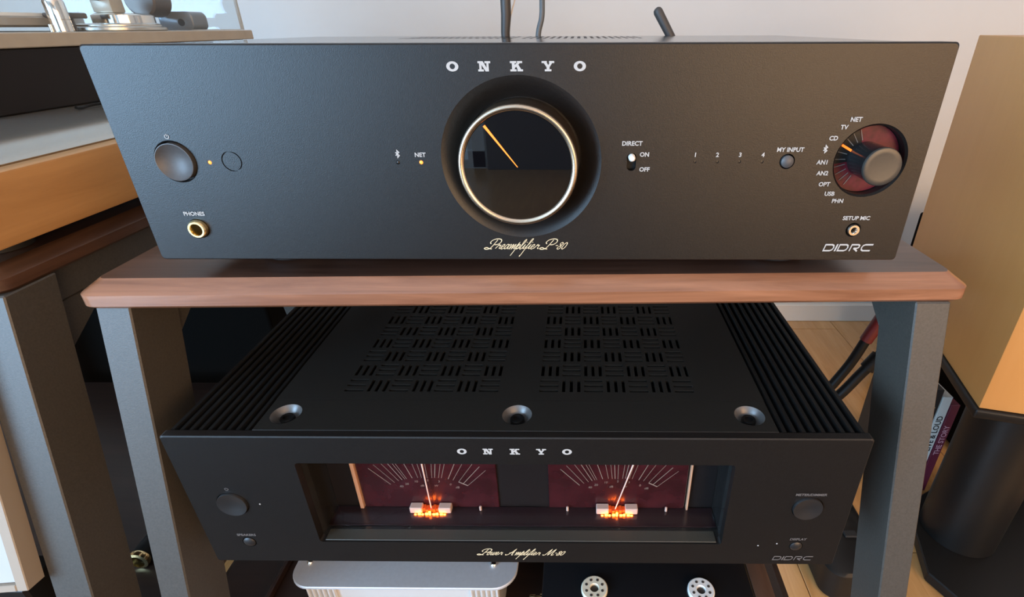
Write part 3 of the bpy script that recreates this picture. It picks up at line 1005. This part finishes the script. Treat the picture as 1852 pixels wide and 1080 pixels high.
for mx in (-0.0765, 0.0592):
    ml = mx < 0
    mt = obj('meter', MB().box(mx - 0.0495, mx + 0.0495, -0.0147, -0.0134, -0.1920, -0.1215, 0.0004), 'meter_red', amp, 0, 'backlit red needle meter')
    sc = MB()
    q = []
    pz = -0.2000
    for k, a in enumerate((-41, -36, -31, -27, -24, -22, -16, -10, -6, -3, 0, 5, 8, 12, 15, 22, 27, 33, 38, 43)):
        ta = R(a)
        r0 = 0.0375 + 0.004 * abs(a) / 43
        r1 = 0.0620
        wdt = 0.0003 if k % 3 else 0.00045
        d = (math.sin(ta), math.cos(ta))
        nn = (d[1], -d[0])
        q.append([(mx + d[0] * r0 + nn[0] * wdt / 2, pz + d[1] * r0 + nn[1] * wdt / 2), (mx + d[0] * r0 - nn[0] * wdt / 2, pz + d[1] * r0 - nn[1] * wdt / 2),
                  (mx + d[0] * r1 - nn[0] * wdt / 2, pz + d[1] * r1 - nn[1] * wdt / 2), (mx + d[0] * r1 + nn[0] * wdt / 2, pz + d[1] * r1 + nn[1] * wdt / 2)])
    a0, a1 = R(33), R(43)
    q += ribbon([(mx + 0.0405 * math.sin(a0), pz + 0.0405 * math.cos(a0)), (mx + 0.0415 * math.sin(a1), pz + 0.0415 * math.cos(a1))], 0.0008)
    for a, s in ((-34, '40'), (-26, '20'), (-14, '10'), (0, '5'), (13, '3'), (27, '0'), (36, 'dB')):
        q += place(text_polys(s, 0.0028, 0.1), mx + 0.0352 * math.sin(R(a)), pz + 0.0352 * math.cos(R(a)))
    q += place(text_polys('dB', 0.0026, 0.1), mx - 0.0045, -0.1700) + place(text_polys('W', 0.0026, 0.1), mx + 0.0055, -0.1700)
    sc.plate_xz(q, -0.0147, 0.0003)
    obj('scale_marks', sc, 'meter_scale', mt, 0)
    ta = R(-1.5 if ml else 13.5)
    bx = mx + (0.0 if ml else -0.0012)
    tipx, tipz = bx + 0.0700 * math.sin(ta), -0.1900 + 0.0660 * math.cos(ta)
    obj('needle', MB().tube([(bx, -0.0175, -0.1900), ((bx + tipx) / 2, -0.0173, (-0.19 + tipz) / 2), (tipx, -0.0170, tipz)], [0.00045, 0.0005, 0.0007], 8), 'meter_needle', mt, 60, 'pale lit needle')
    for s in (-1, 1):
        obj('magnet_block', MB().box(mx + s * 0.0105 - 0.0045, mx + s * 0.0105 + 0.0045, -0.0205, -0.0150, -0.1921, -0.1868, 0.0005), 'meter_white', mt, 30)
    cl = MB()
    for k in range(7):
        cx = mx - 0.0075 + k * 0.0025
        cl.box(cx - 0.0012, cx + 0.0010, -0.0198 + 0.0008 * (k % 2), -0.0152, -0.1921, -0.1898 + 0.0006 * ((k * 5) % 3), 0.0002)
    obj('coil', cl, 'meter_coil_glow', mt, 0)
    lm_ = MB()
    for k in range(9):
        cx = mx - 0.0115 + k * 0.00265
        hh = (0.0008, 0.0015, 0.0010, 0.0018, 0.0034, 0.0013, 0.0019, 0.0013, 0.0009)[k]
        lm_.box(cx, cx + 0.0016 + 0.0006 * (k % 2), -0.0222, -0.0212, -0.1921, -0.1921 + hh, 0.0002)
    obj('lamp', lm_, 'meter_lamp', mt, 0, 'glowing orange lamps')
obj('end_rail', MB().box(-0.1292, -0.1265, -0.0165, -0.0134, -0.1921, -0.1215, 0.0003), 'meter_rail', amp, 0, 'orange lit rail at the left end of the meters')
obj('end_rail', MB().box(0.1098, 0.1112, -0.0165, -0.0134, -0.1921, -0.1215, 0.0003), 'meter_rail', amp, 0)
for x in (-0.0765 + 0.036, 0.0592 - 0.036, 0.0592 + 0.036):
    obj('meter_post', MB().lathe([(0, 0), (0.0009, 0), (0.0009, 0.0034), (0, 0.0040)], (x, -0.0170, -0.1921), 'z', 14), 'meter_white', amp, 40)
# lid: plate with basket-weave vents
PY0, PY1 = -0.0378, 0.285
PXa, PXb = -0.1712, 0.1543
holes = []
px_, py_ = 0.01545, 0.01835
for gx, par in ((-0.1297, 0), (0.0040, 0)):
    for r_ in range(9):
        for c_ in range(7):
            cx, cy = gx + c_ * px_, 0.0008 + r_ * py_
            if (r_ + c_) % 2 == 0:
                for k in range(3):
                    y0 = cy + 0.0004 + k * 0.0058
                    holes.append((cx + 0.0002, cx + 0.0132, y0, y0 + 0.0024))
            else:
                for k in range(3):
                    x0 = cx + 0.0004 + k * 0.0052
                    holes.append((x0, x0 + 0.0022, cy + 0.0004, cy + 0.0138))
holes = [tuple(round(v, 6) for v in h) for h in holes]
# screw dimples: the front strip of the lid is a separate carved bar so the vents stay cheap
YS = -0.008
lid = obj('top_plate', MB().slotted(PXa, PXb, YS, PY1, AT, 0.0018, holes), 'black_plate', amp, 0)
strip = obj('plate_front_strip', MB().box(PXa, PXb, PY0, YS, AT - 0.0075, AT, 0.0003), 'black_plate', amp, 0)
SCR = (-0.1572, -0.0082, 0.1405)
SY = -0.0225
cl_ = []
for x in SCR:
    cl_.append(MB().lathe([(0, 0.004), (0.0097, 0.004), (0.0097, 0.0001), (0.0090, -0.0006), (0.0078, -0.0024), (0.0062, -0.0050), (0.0054, -0.0062), (0, -0.0062)], (x, SY, AT), 'z', 48))
carve(strip, cl_)
for x in SCR:
    obj('dimple', MB().lathe([(0.0095, 0.0001), (0.0088, -0.0006), (0.0076, -0.0024), (0.0060, -0.0050), (0.0052, -0.0060), (0.0, -0.0060)], (x, SY, AT), 'z', 48), 'dimple_lit', amp, 60)
    sw = obj('screw', MB().lathe([(0, -0.0060), (0.0046, -0.0060), (0.0047, -0.0034), (0.0041, -0.0025), (0.0030, -0.0023), (0.0026, -0.0025), (0.0026, -0.0044), (0, -0.0044)], (x, SY, AT), 'z', 32), 'screw_black', amp, 40)
# finned cooling sides
for side, xa, xb in ((-1, AX - PX + 0.0012, PXa - 0.0006), (1, PXb + 0.0006, AX + PX - 0.0012)):
    n = 9
    pitch = (xb - xa) / n
    obj('fin_base', MB().box(xa, xb, AY + 0.0060, PY1, AB + 0.012, AT - 0.0062), 'fin_black', amp, 0)
    for k in range(n):
        c = xa + (k + 0.5) * pitch
        h = pitch * 0.34
        yy0, yy1 = AY + 0.0066, PY1
        pr = [(c - h, AT - 0.0062), (c - h, AT - 0.0018), (c - h * 0.55, AT - 0.0004), (c + h * 0.55, AT - 0.0004), (c + h, AT - 0.0018), (c + h, AT - 0.0062)]
        obj('fin', MB().hexa([(a, yy1, b) for a, b in pr], [(a, yy0, b) for a, b in pr]), 'fin_black', amp, 50)
ins = MB()
ins.box(PXa, PXb, YS, PY1, AB + 0.012, AB + 0.015).box(PXa, PXb, PY1 - 0.002, PY1, AB + 0.015, AT - 0.002)
ins.box(PXa, PXb, AY + 0.0345, AY + 0.0360, AB + 0.012, AT - 0.0078)
obj('inner_chassis', ins, 'interior_black', amp, 0)
for x, y, r in ((-0.095, 0.075, 0.05), (0.04, 0.085, 0.035), (0.095, 0.05, 0.02)):
    obj('inner_capacitor', MB().lathe([(0, 0), (r, 0), (r, 0.066), (r - 0.003, 0.07), (0, 0.07)], (x, y, AB + 0.0152), 'z', 28), 'interior_black', amp, 40)
for fx in (-0.15, 0.135):
    for fy in (0.03, 0.25):
        obj('foot', MB().lathe([(0, 0), (0.022, 0), (0.024, 0.002), (0.024, 0.0262), (0, 0.0262)], (fx, fy, -0.2283), 'z', 32), 'rubber', amp, 40)
# writing
mb = MB()
slab_word(mb, 'ONKYO', [-0.0405, -0.0245, -0.0080, 0.0083, 0.0242], -0.1113, 0.0046, AY)
obj('lettering', mb, 'silk_grey', amp, 0, 'widely spaced slab capitals reading ONKYO')
mb = MB()
mb.plate_xz(script_word('Power Amplifier M-80', -0.0375, 0.0205, -0.2052, 0.18), AY)
obj('lettering', mb, 'silk_gold', amp, 0, 'gold script reading Power Amplifier M-80')
mb = MB()
mb.plate_xz(wide_word(0.1668, -0.2083, 0.0268, 0.0034), AY)
obj('lettering', mb, 'silk_dim', amp, 0, 'wide capitals reading DIDRC')
lettering(amp, AY, [('SPEAKERS', -0.1965, -0.1862, 0.0030, 0.0), ('METER/DIMMER', 0.1810, -0.1449, 0.0029, 0.1), ('DISPLAY', 0.1806, -0.1872, 0.0030, 0.1)], 'silk_dim')
mb = MB()
mb.plate_xz(power_sign(-0.1967, -0.1425, 0.0011), AY)
obj('symbol', mb, 'silk_dim', amp, 0)

# ------------------------------------------------------------------ on the lower shelf: silver supply and bare tube chassis
sup = thing('power_supply', 'silver metal power supply box with an overhanging rounded lid, on the lower shelf', 'power supply', (-0.12, 0.1, -0.361))
SZ = -0.300


def slabz(x0, x1, y0, y1, z0, z1, r, e=0.0006):
    return MB().loft([[(a, b, z) for a, b in rr(x0 + i, x1 - i, y0 + i, y1 - i, r, 8)] for z, i in ((z0, e), (z0 + e, 0), (z1 - e, 0), (z1, e))])


obj('lid', slabz(-0.2190, -0.0222, -0.0065, 0.20, SZ - 0.003, SZ, 0.019), 'silver_lid', sup, 30)
obj('body', MB().box(-0.2040, -0.0380, 0.0005, 0.193, -0.3605, SZ - 0.0031, 0.001), 'silver_body', sup, 30)
for x0 in (-0.2045, -0.0625):
    for k in range(6):
        obj('rib', MB().box(x0 + k * 0.0045, x0 + k * 0.0045 + 0.0022, -0.0028, 0.0004, -0.3600, SZ - 0.0034, 0.0006), 'silver_body', sup, 30)
for x, y in ((-0.2075, 0.0172), (-0.0438, 0.0162), (-0.2075, 0.182), (-0.0438, 0.182)):
    obj('screw', MB().lathe([(0, 0.0001), (0.0030, 0.0001), (0.0030, 0.0012), (0.0018, 0.0026), (0, 0.0029)], (x, y, SZ), 'z', 24), 'chrome', sup, 50)
tb = thing('tube_chassis', 'black chassis with two round pale tube sockets, right of the silver box', 'amplifier', (0.09, 0.03, -0.361))
obj('chassis', MB().box(0.0005, 0.1790, -0.033, 0.16, -0.3605, SZ, 0.0015, 2), 'tube_black', tb, 30)
obj('end_cheek', MB().box(0.1792, 0.1960, -0.034, 0.165, -0.3605, SZ + 0.0005, 0.0015, 2), 'walnut_left', tb, 30, 'wooden end cheek')
for x, y, m in ((0.0448, -0.0068, 'ceramic'), (0.1344, -0.0078, 'ceramic_white')):
    so_ = obj('tube_socket', MB().lathe([(0, 0.0001), (0.0112, 0.0001), (0.0112, 0.0024), (0.0104, 0.0032), (0.0040, 0.0032), (0.0036, 0.0028), (0.0034, 0.0006), (0, 0.0006)], (x, y, SZ), 'z', 40), m, tb, 40)
    for k in range(8):
        a = 2 * PI * (k + 0.5) / 8
        cx, cy = x + 0.0072 * math.cos(a), y + 0.0072 * math.sin(a)
        obj('pin_hole', MB().lathe([(0, 0), (0.0012, 0), (0.0012, 0.0003), (0, 0.0003)], (cx, cy, SZ + 0.0031), 'z', 10), 'meter_coil_glow' if m == 'x' else 'weight_grey', so_, 0)
    obj('key_hole', MB().lathe([(0, 0), (0.0033, 0), (0.0033, 0.0003), (0, 0.0003)], (x, y, SZ + 0.0007), 'z', 20), 'weight_grey', so_, 0)
obj('terminal', MB().lathe([(0, -0.011), (0.0018, -0.011), (0.0022, -0.010), (0.0022, -0.006), (0.0012, -0.0055), (0.0012, -0.002), (0.0028, -0.0018), (0.0028, 0.0), (0, 0.0)], (0.0004, -0.006, SZ - 0.012), 'x', 20), 'gold_metal', tb, 40)

# ------------------------------------------------------------------ left rack with the oak-sided unit and the turntable
LR = -0.334
rk2 = thing('equipment_rack', 'second walnut rack at the left edge, carrying the oak-sided unit', 'rack', (-0.6, 0.2, FZ))
obj('top_shelf', board(-0.875, LR, 0.004, 0.42, -0.012, 0.0165, 0.0095, 0.0065, 0.014, lambda p: p), 'walnut_left', rk2, 20)
leg(rk2, -0.3620, 0.0060, -0.3295 - 0.004, LZ, (0.0025, -0.051, -0.224), 0.0375)
leg(rk2, -0.8700, 0.0060, -0.8380, LZ, (-0.0025, -0.051, -0.224), 0.0375)
leg(rk2, -0.3680, 0.300, -0.3380, LZ, (0.0025, 0.035, -0.224), 0.0375)
leg(rk2, -0.8700, 0.300, -0.8380, LZ, (-0.0025, 0.035, -0.224), 0.0375)
obj('top_rail', MB().box(-0.358, -0.342, 0.0450, 0.2990, LZ - 0.024, LZ - 0.0005, 0.001), 'leg_black', rk2, 0)
obj('gusset', prism_yz(-0.3560, -0.3440, [(0.0445, LZ - 0.0245), (0.095, LZ - 0.0245), (0.030, LZ - 0.066)]), 'leg_black', rk2, 0)
obj('lower_shelf', board(-0.85, -0.368, 0.02, 0.42, -0.40, 0.016, 0.006, 0.005, 0.008, lambda p: p), 'walnut_dark', rk2, 20)

oak = thing('audio_receiver', 'grey-topped audio unit with golden oak sides, under the turntable', 'receiver', (-0.55, 0.2, -0.0115))
obj('side_panel', MB().box(-0.3430, -0.3280, 0.011, 0.395, -0.0005, 0.0435, 0.0018, 2), 'oak_side', oak, 30, 'golden oak side panel')
obj('side_panel', MB().box(-0.8500, -0.8350, 0.011, 0.395, -0.0005, 0.0435, 0.0018, 2), 'oak_side', oak, 30, 'golden oak side panel')
obj('base', MB().box(-0.8345, -0.3435, 0.013, 0.392, -0.0005, 0.040), 'base_black', oak, 0)
pr = [(-0.8340, 0.0405), (-0.3440, 0.0405), (-0.3420, 0.0445), (-0.352, 0.0505), (-0.375, 0.0548), (-0.410, 0.0575), (-0.77, 0.0575), (-0.81, 0.0545), (-0.835, 0.0445)]
obj('top_cover', MB().hexa([(a, 0.390, b) for a, b in pr], [(a, 0.014, b) for a, b in pr]), 'lid_grey', oak, 40, 'domed grey metal cover')
for x in (-0.80, -0.37):
    for y in (0.05, 0.35):
        obj('foot', MB().lathe([(0, 0), (0.018, 0), (0.018, 0.0112), (0, 0.0112)], (x, y, -0.0118), 'z', 24), 'rubber', oak, 40)

tt = thing('turntable', 'beige-topped turntable with a chrome tonearm base and clear dust cover, at the upper left', 'turntable', (-0.65, 0.33, 0.0578))
TX = -0.440
obj('base', MB().box(-0.860, TX - 0.003, 0.130, 0.535, 0.0580, 0.1075, 0.001), 'base_black', tt, 30)
obj('plinth', MB().box(-0.865, TX, 0.120, 0.5560, 0.1077, 0.1193, 0.0008), 'plinth_beige', tt, 30)
PT = 0.1195
# platter far left, tonearm along the right
pl = obj('platter', MB().lathe([(0, 0.0), (0.125, 0.0), (0.128, 0.002), (0.128, 0.0085), (0.126, 0.010), (0, 0.010)], (-0.655, 0.330, PT + 0.004), 'z', 64), 'platter_edge', tt, 40)
obj('platter_mat', MB().lathe([(0, 0), (0.124, 0), (0.124, 0.0030), (0, 0.0030)], (-0.655, 0.330, PT + 0.0141), 'z', 64), 'platter_white', pl, 40)
tb_ = (-0.505, 0.395)
obj('arm_base', MB().lathe([(0, 0), (0.046, 0), (0.047, 0.001), (0.047, 0.0035), (0.043, 0.0050), (0.043, 0.0062), (0.039, 0.0075), (0, 0.0078)], (*tb_, PT), 'z', 64), 'pale_metal', tt, 40)
obj('arm_base_drum', MB().lathe([(0, 0), (0.030, 0), (0.030, 0.008), (0.026, 0.010), (0, 0.010)], (tb_[0] + 0.004, tb_[1] + 0.008, PT + 0.0079), 'z', 48), 'chrome', tt, 40)
obj('arm_post', MB().lathe([(0, 0), (0.0085, 0), (0.0085, 0.010), (0.0080, 0.0105), (0.0085, 0.011), (0.0085, 0.026), (0.0065, 0.030), (0, 0.030)], (-0.488, 0.302, PT), 'z', 32), 'chrome', tt, 40, 'chrome post')
obj('pivot_block', MB().box(-0.520, -0.497, 0.385, 0.405, PT + 0.0182, PT + 0.036, 0.002, 2), 'plinth_beige', tt, 30)
obj('arm_lift', MB().box(-0.530, -0.500, 0.330, 0.352, PT + 0.0120, PT + 0.0175, 0.0015, 2).tube([(-0.512, 0.342, PT + 0.0001), (-0.512, 0.342, PT + 0.013)], 0.003, 12), 'weight_grey', tt, 40)
obj('tonearm', MB().tube([(-0.508, 0.404, PT + 0.033), (-0.512, 0.36, PT + 0.034), (-0.53, 0.30, PT + 0.034), (-0.57, 0.21, PT + 0.034)], 0.0032, 14), 'weight_grey', tt, 60)
obj('counterweight', MB().lathe([(0, 0), (0.017, 0), (0.019, 0.002), (0.019, 0.030), (0.017, 0.032), (0, 0.032)], (-0.500, 0.466, PT + 0.0335), 'y', 40), 'weight_grey', tt, 40)
rb = MB()
rb.loft([[(x, y, z) for x, z in rr(-0.512 + i, -0.468 - i, PT + 0.0002 + i, PT + 0.0215 - i, 0.0065, 5)] for y, i in ((0.505, 0.001), (0.504, 0), (0.475, 0), (0.474, 0.001))])
hb = obj('cable_box', rb, 'armrest_grey', tt, 40, 'grey rounded box with a round hole')
obj('round_hole', MB().lathe([(0, 0), (0.0042, 0), (0.0042, 0.0006), (0, 0.0006)], (-0.4830, 0.474, PT + 0.0090), 'y', 24), 'interior_black', hb, 40)
obj('thumb_screw', MB().lathe([(0, 0), (0.0022, 0), (0.0022, 0.006), (0.0012, 0.0065), (0, 0.0065)], (-0.463, 0.262, PT), 'z', 18), 'pale_metal', tt, 40)
# dust cover of clear acrylic: five panes
cv = MB()
c0, c1, e0, e1, h = -0.858, -0.447, 0.126, 0.549, 0.15
cv.box(c1 - 0.003, c1, e0, e1, PT + 0.0002, PT + h).box(c0, c0 + 0.003, e0, e1, PT + 0.0002, PT + h)
cv.box(c0 + 0.003, c1 - 0.003, e1 - 0.003, e1, PT + 0.0002, PT + h).box(c0 + 0.003, c1 - 0.003, e0, e0 + 0.003, PT + 0.0002, PT + h)
cv.box(c0, c1, e0, e1, PT + h, PT + h + 0.003)
dc = obj('dust_cover', cv, 'acrylic', tt, 0, 'clear acrylic dust cover')
eg = MB()
eg.box(c1 - 0.0030, c1 + 0.0003, e1 - 0.0030, e1 + 0.0003, PT + 0.0002, PT + h).box(c1 - 0.0022, c1 + 0.0002, 0.44, e1, PT + 0.0002, PT + 0.0009)
obj('cover_edge', eg, 'acrylic_edge', dc, 0)

# ------------------------------------------------------------------ loudspeaker and stand on the right
N = Vector((0.5089, 0.2129))
F = Vector((0.5883, 0.5361))
rd = Vector((0.968, -0.252))
WSP = 0.205
S4 = [N, N + rd * WSP, F + rd * WSP, F]
SB, STp = -0.283, 0.1105
ctr = (N + F) / 2 + rd * WSP / 2
spk = thing('loudspeaker', 'light wood box loudspeaker on a black stand at the right edge', 'speaker', (ctr.x, ctr.y, SB))
obj('cabinet', MB().hexa([(p.x, p.y, SB) for p in S4], [(p.x, p.y, STp) for p in S4], 0.0012, 2), 'beech', spk, 30)
fd = (N - F).normalized()
ang = math.atan2(rd.y, rd.x)


def on_front(mb_prof, u, z, n=40):
    m = MB().lathe(mb_prof, (0, 0, 0), 'y', n)
    c = N + rd * u
    mt = Matrix.Translation((c.x, c.y, z)) @ Matrix.Rotation(ang, 4, 'Z')
    m.bm.transform(mt)
    return m


wf_ = obj('woofer', on_front([(0.070, 0.0003), (0.078, 0.0003), (0.078, 0.003), (0.070, 0.004), (0.064, 0.0025), (0.030, 0.0012), (0.0, 0.003), (0, 0.0003), (0.07, 0.0003)], WSP / 2, -0.155), 'stand_black', spk, 40)
obj('tweeter', on_front([(0, 0.0003), (0.047, 0.0003), (0.047, 0.003), (0.016, 0.002), (0.013, 0.007), (0, 0.009)], WSP / 2, 0.02), 'stand_black', spk, 40)
st = thing('speaker_stand', 'black speaker stand with a thick round column, beside the right rack leg', 'stand', (ctr.x, ctr.y, FZ))
pl4 = [N - rd * 0.004 + fd * 0.004, N + rd * (WSP + 0.004) + fd * 0.004, F + rd * (WSP + 0.004) - fd * 0.004, F - rd * 0.004 - fd * 0.004]
obj('top_plate', MB().hexa([(p.x, p.y, SB - 0.0135) for p in pl4], [(p.x, p.y, SB - 0.0005) for p in pl4], 0.003, 3), 'stand_black', st, 40)
obj('column', MB().lathe([(0, FZ + 0.0205), (0.055, FZ + 0.0205), (0.055, SB - 0.0142), (0, SB - 0.0142)], (0.676, 0.330, 0), 'z', 64), 'stand_black', st, 40)
bp_ = [(0.580, 0.250), (0.640, 0.130), (0.800, 0.100), (0.965, 0.355), (0.800, 0.480), (0.622, 0.385)]  # base outline widened forward; its black stands in for shade on the floor
obj('base_plate_shade', MB().hexa([(a, b, FZ + 0.0005) for a, b in bp_], [(a, b, FZ + 0.0200) for a, b in bp_], 0.002), 'stand_black', st, 0)

# things on the floor behind
sub = thing('subwoofer', 'large black cabinet on the floor behind the left leg of the walnut rack', 'speaker', (-0.68, 0.62, FZ))
obj('cabinet', MB().box(-0.92, -0.474, 0.452, 0.82, FZ + 0.012, -0.215, 0.006, 3), 'sub_black', sub, 40)
for x in (-0.88, -0.52):
    for y in (0.49, 0.78):
        obj('foot', MB().lathe([(0, 0), (0.016, 0), (0.018, 0.0119), (0, 0.0119)], (x, y, FZ + 0.0002), 'z', 20), 'rubber', sub, 40)
sb2 = thing('subwoofer', 'black cabinet on the floor to the right of the round stand column', 'speaker', (0.97, 0.68, FZ))
obj('cabinet', MB().box(0.800, 1.15, 0.510, 0.86, FZ + 0.010, -0.25, 0.006, 3), 'sub_black', sb2, 40)
for x in (0.83, 1.11):
    for y in (0.54, 0.83):
        obj('foot', MB().lathe([(0, 0), (0.012, 0), (0.014, 0.0099), (0, 0.0099)], (x, y, FZ + 0.0002), 'z', 20), 'rubber', sb2, 40)
pb = thing('power_block', 'black rounded mains block on the floor behind the right rack leg', 'power strip', (0.47, 0.30, FZ))
obj('housing', slabz(0.405, 0.500, 0.215, 0.390, FZ + 0.0005, FZ + 0.06, 0.025, 0.004), 'stand_black', pb, 40)
obj('rocker_switch', MB().box(0.455, 0.475, 0.28, 0.292, FZ + 0.0601, FZ + 0.064, 0.001), 'rubber', pb, 30)

# records leaning behind the stand
def record(name, label, x, wdt, y, depth, h, m, prints):
    o = thing(name, label, 'book', (x + wdt / 2, y + depth / 2, FZ), 'books standing behind the speaker stand')
    obj('cover', MB().box(x, x + wdt, y, y + depth, FZ + 0.0003, FZ + h, 0.0006), m, o, 0)
    for s, z, size, pm_ in prints:
        polys = [[(x + wdt / 2 - b, FZ + z + a) for a, b in p] for p in text_polys(s, size, 0, size * 0.02)]
        mbx = MB().plate_xz(polys, y, 0.0004)
        obj('spine_print', mbx, pm_, o, 0)


record('book', 'black book with gold spine print, nearest the rack leg', 0.6290, 0.0205, 0.432, 0.16, 0.236, 'book_black', [('COLLECTION', 0.150, 0.0165, 'print_gold')])
record('book', 'white book with black spine print, in the middle', 0.6520, 0.0165, 0.432, 0.16, 0.221, 'book_white', [('LIVE & LOUD', 0.140, 0.0140, 'book_black')])
record('book', 'maroon book with pink spine print, against the column', 0.6710, 0.0155, 0.432, 0.15, 0.204, 'book_maroon', [('THE STORY', 0.125, 0.0130, 'print_pink')])


# ------------------------------------------------------------------ cables and small things
def cable(name, label, pts, r, m, k=8):
    P = [tuple(p) for p in pts]
    out = []
    n = len(P)
    for i in range(n - 1):
        p0, p1, p2, p3 = P[max(i - 1, 0)], P[i], P[i + 1], P[min(i + 2, n - 1)]
        for s in range(k):
            t = s / k
            out.append(tuple(0.5 * (2 * p1[d] + (p2[d] - p0[d]) * t + (2 * p0[d] - 5 * p1[d] + 4 * p2[d] - p3[d]) * t * t
                                    + (3 * p1[d] - p0[d] - 3 * p2[d] + p3[d]) * t ** 3) for d in range(3)))
    out.append(P[-1])
    return tag(obj(name, MB().tube(out, r, 10), m, None, 60), label, 'cable')


cable('cable', 'dark grey cable rising up the white wall behind the preamplifier', [(-0.010, 0.272, 0.02), (-0.0092, 0.272, 0.095), (-0.0078, 0.273, 0.117), (-0.0045, 0.275, 0.130), (-0.0038, 0.278, 0.145), (-0.004, 0.29, 0.19), (-0.003, 0.45, 0.50), (0.0, 0.95, 0.85), (0.0, 1.07, 1.10), (0.0, 1.083, 1.70)], 0.0026, 'cable_grey')
cable('wire', 'thin pale wire beside the upright antenna', [(-0.0365, 0.274, 0.05), (-0.0360, 0.274, 0.118), (-0.0320, 0.274, 0.136), (-0.0285, 0.276, 0.150), (-0.028, 0.28, 0.19)], 0.0006, 'cable_white')
cable('cable', 'short black cable hanging below the turntable base at the left', [(-0.4150, 0.200, 0.0600), (-0.4150, 0.2060, 0.0592), (-0.4150, 0.2130, 0.0600), (-0.4130, 0.2230, 0.0605), (-0.410, 0.245, 0.0600)], 0.0014, 'cable_black')
lead = thing('speaker_lead', 'pair of black speaker leads with a red plug sleeve, right of the power amplifier', 'cable', (0.36, 0.25, -0.3))


def sweep(pts, r, k=8, n=12):
    P = pts
    out = []
    for i in range(len(P) - 1):
        p0, p1, p2, p3 = P[max(i - 1, 0)], P[i], P[i + 1], P[min(i + 2, len(P) - 1)]
        for s in range(k):
            t = s / k
            out.append(tuple(0.5 * (2 * p1[d] + (p2[d] - p0[d]) * t + (2 * p0[d] - 5 * p1[d] + 4 * p2[d] - p3[d]) * t * t
                                    + (3 * p1[d] - p0[d] - 3 * p2[d] + p3[d]) * t ** 3) for d in range(3)))
    out.append(P[-1])
    return MB().tube(out, r, n)


obj('sleeve', MB().tube([(0.3745, 0.25, -0.2120), (0.3905, 0.25, -0.1660), (0.4000, 0.25, -0.137)], [0.0072, 0.0078, 0.0078], 16), 'plug_red', lead, 50, 'red plug sleeve')
obj('lead', sweep([(0.345, 0.75, -0.6535), (0.345, 0.44, -0.6535), (0.318, 0.36, -0.52), (0.303, 0.285, -0.345), (0.335, 0.255, -0.305), (0.360, 0.25, -0.255), (0.3743, 0.25, -0.2125)], 0.0058), 'cable_black', lead, 60)
obj('lead', sweep([(0.365, 0.75, -0.6530), (0.365, 0.44, -0.6530), (0.335, 0.35, -0.52), (0.315, 0.277, -0.362), (0.352, 0.250, -0.305), (0.380, 0.248, -0.258), (0.398, 0.248, -0.225), (0.425, 0.27, -0.175), (0.520, 0.42, -0.215), (0.585, 0.560, -0.255), (0.640, 0.572, -0.250), (0.655, 0.535, -0.250)], 0.0062), 'cable_black', lead, 60)
obj('lead', sweep([(0.4000, 0.25, -0.137), (0.412, 0.262, -0.122), (0.500, 0.40, -0.175), (0.585, 0.556, -0.235), (0.630, 0.572, -0.230), (0.648, 0.537, -0.230)], 0.0050), 'cable_black', lead, 60)
obj('collar', MB().tube([(0.384, 0.247, -0.250), (0.394, 0.247, -0.232)], 0.0085, 14), 'cable_black', lead, 50)

pg = thing('cable_plug', 'small black plug with a gold rim, in the dark gap between the two racks', 'plug', (-0.445, 0.09, -0.4))
obj('body', MB().lathe([(0, 0), (0.009, 0.001), (0.011, 0.004), (0.011, 0.034), (0, 0.034)], (-0.445, 0.120, -0.3888), 'y', 28), 'cable_black', pg, 40)
obj('rim', MB().lathe([(0.0075, 0.0342), (0.0108, 0.0342), (0.0115, 0.036), (0.0108, 0.040), (0.0080, 0.041), (0.0075, 0.036), (0.0075, 0.0342)], (-0.445, 0.120, -0.3888), 'y', 28), 'gold_metal', pg, 40, 'gold rim')
bd = thing('framed_board', 'white board with a beige edge leaning in the lower left corner', 'board', (-0.40, -0.02, -0.36))
# a thick tray standing beside the left rack leg: face, right edge, bottom edge
A0 = Vector((-0.3620, -0.052, -0.2350))
up_ = Vector((0.0, 0.072, 0.30)).normalized()
lf_ = Vector((-1.0, -0.12, 0.03)).normalized()
nn_ = lf_.cross(up_).normalized()


def tray(u0, u1, v0, v1, d0, d1, b=0.0006):
    def P(u, v, d):
        return tuple(A0 + lf_ * u + up_ * v + nn_ * d)
    return MB().hexa([P(u0, v0, d0), P(u1, v0, d0), P(u1, v0, d1), P(u0, v0, d1)], [P(u0, v1, d0), P(u1, v1, d0), P(u1, v1, d1), P(u0, v1, d1)], b)


obj('panel', tray(0.0075, 0.20, 0.0055, 0.20, 0.001, 0.010), 'board_white', bd, 0)
obj('edge_strip', tray(0.0, 0.0074, 0.0, 0.20, -0.002, 0.012), 'board_beige', bd, 0)
obj('edge_strip', tray(0.0075, 0.20, 0.0, 0.0054, -0.002, 0.012), 'board_beige', bd, 0)
obj('prop_foot', MB().box(-0.47, -0.372, -0.05, -0.02, FZ + 0.0003, -0.24, 0.002), 'stand_black', bd, 30)
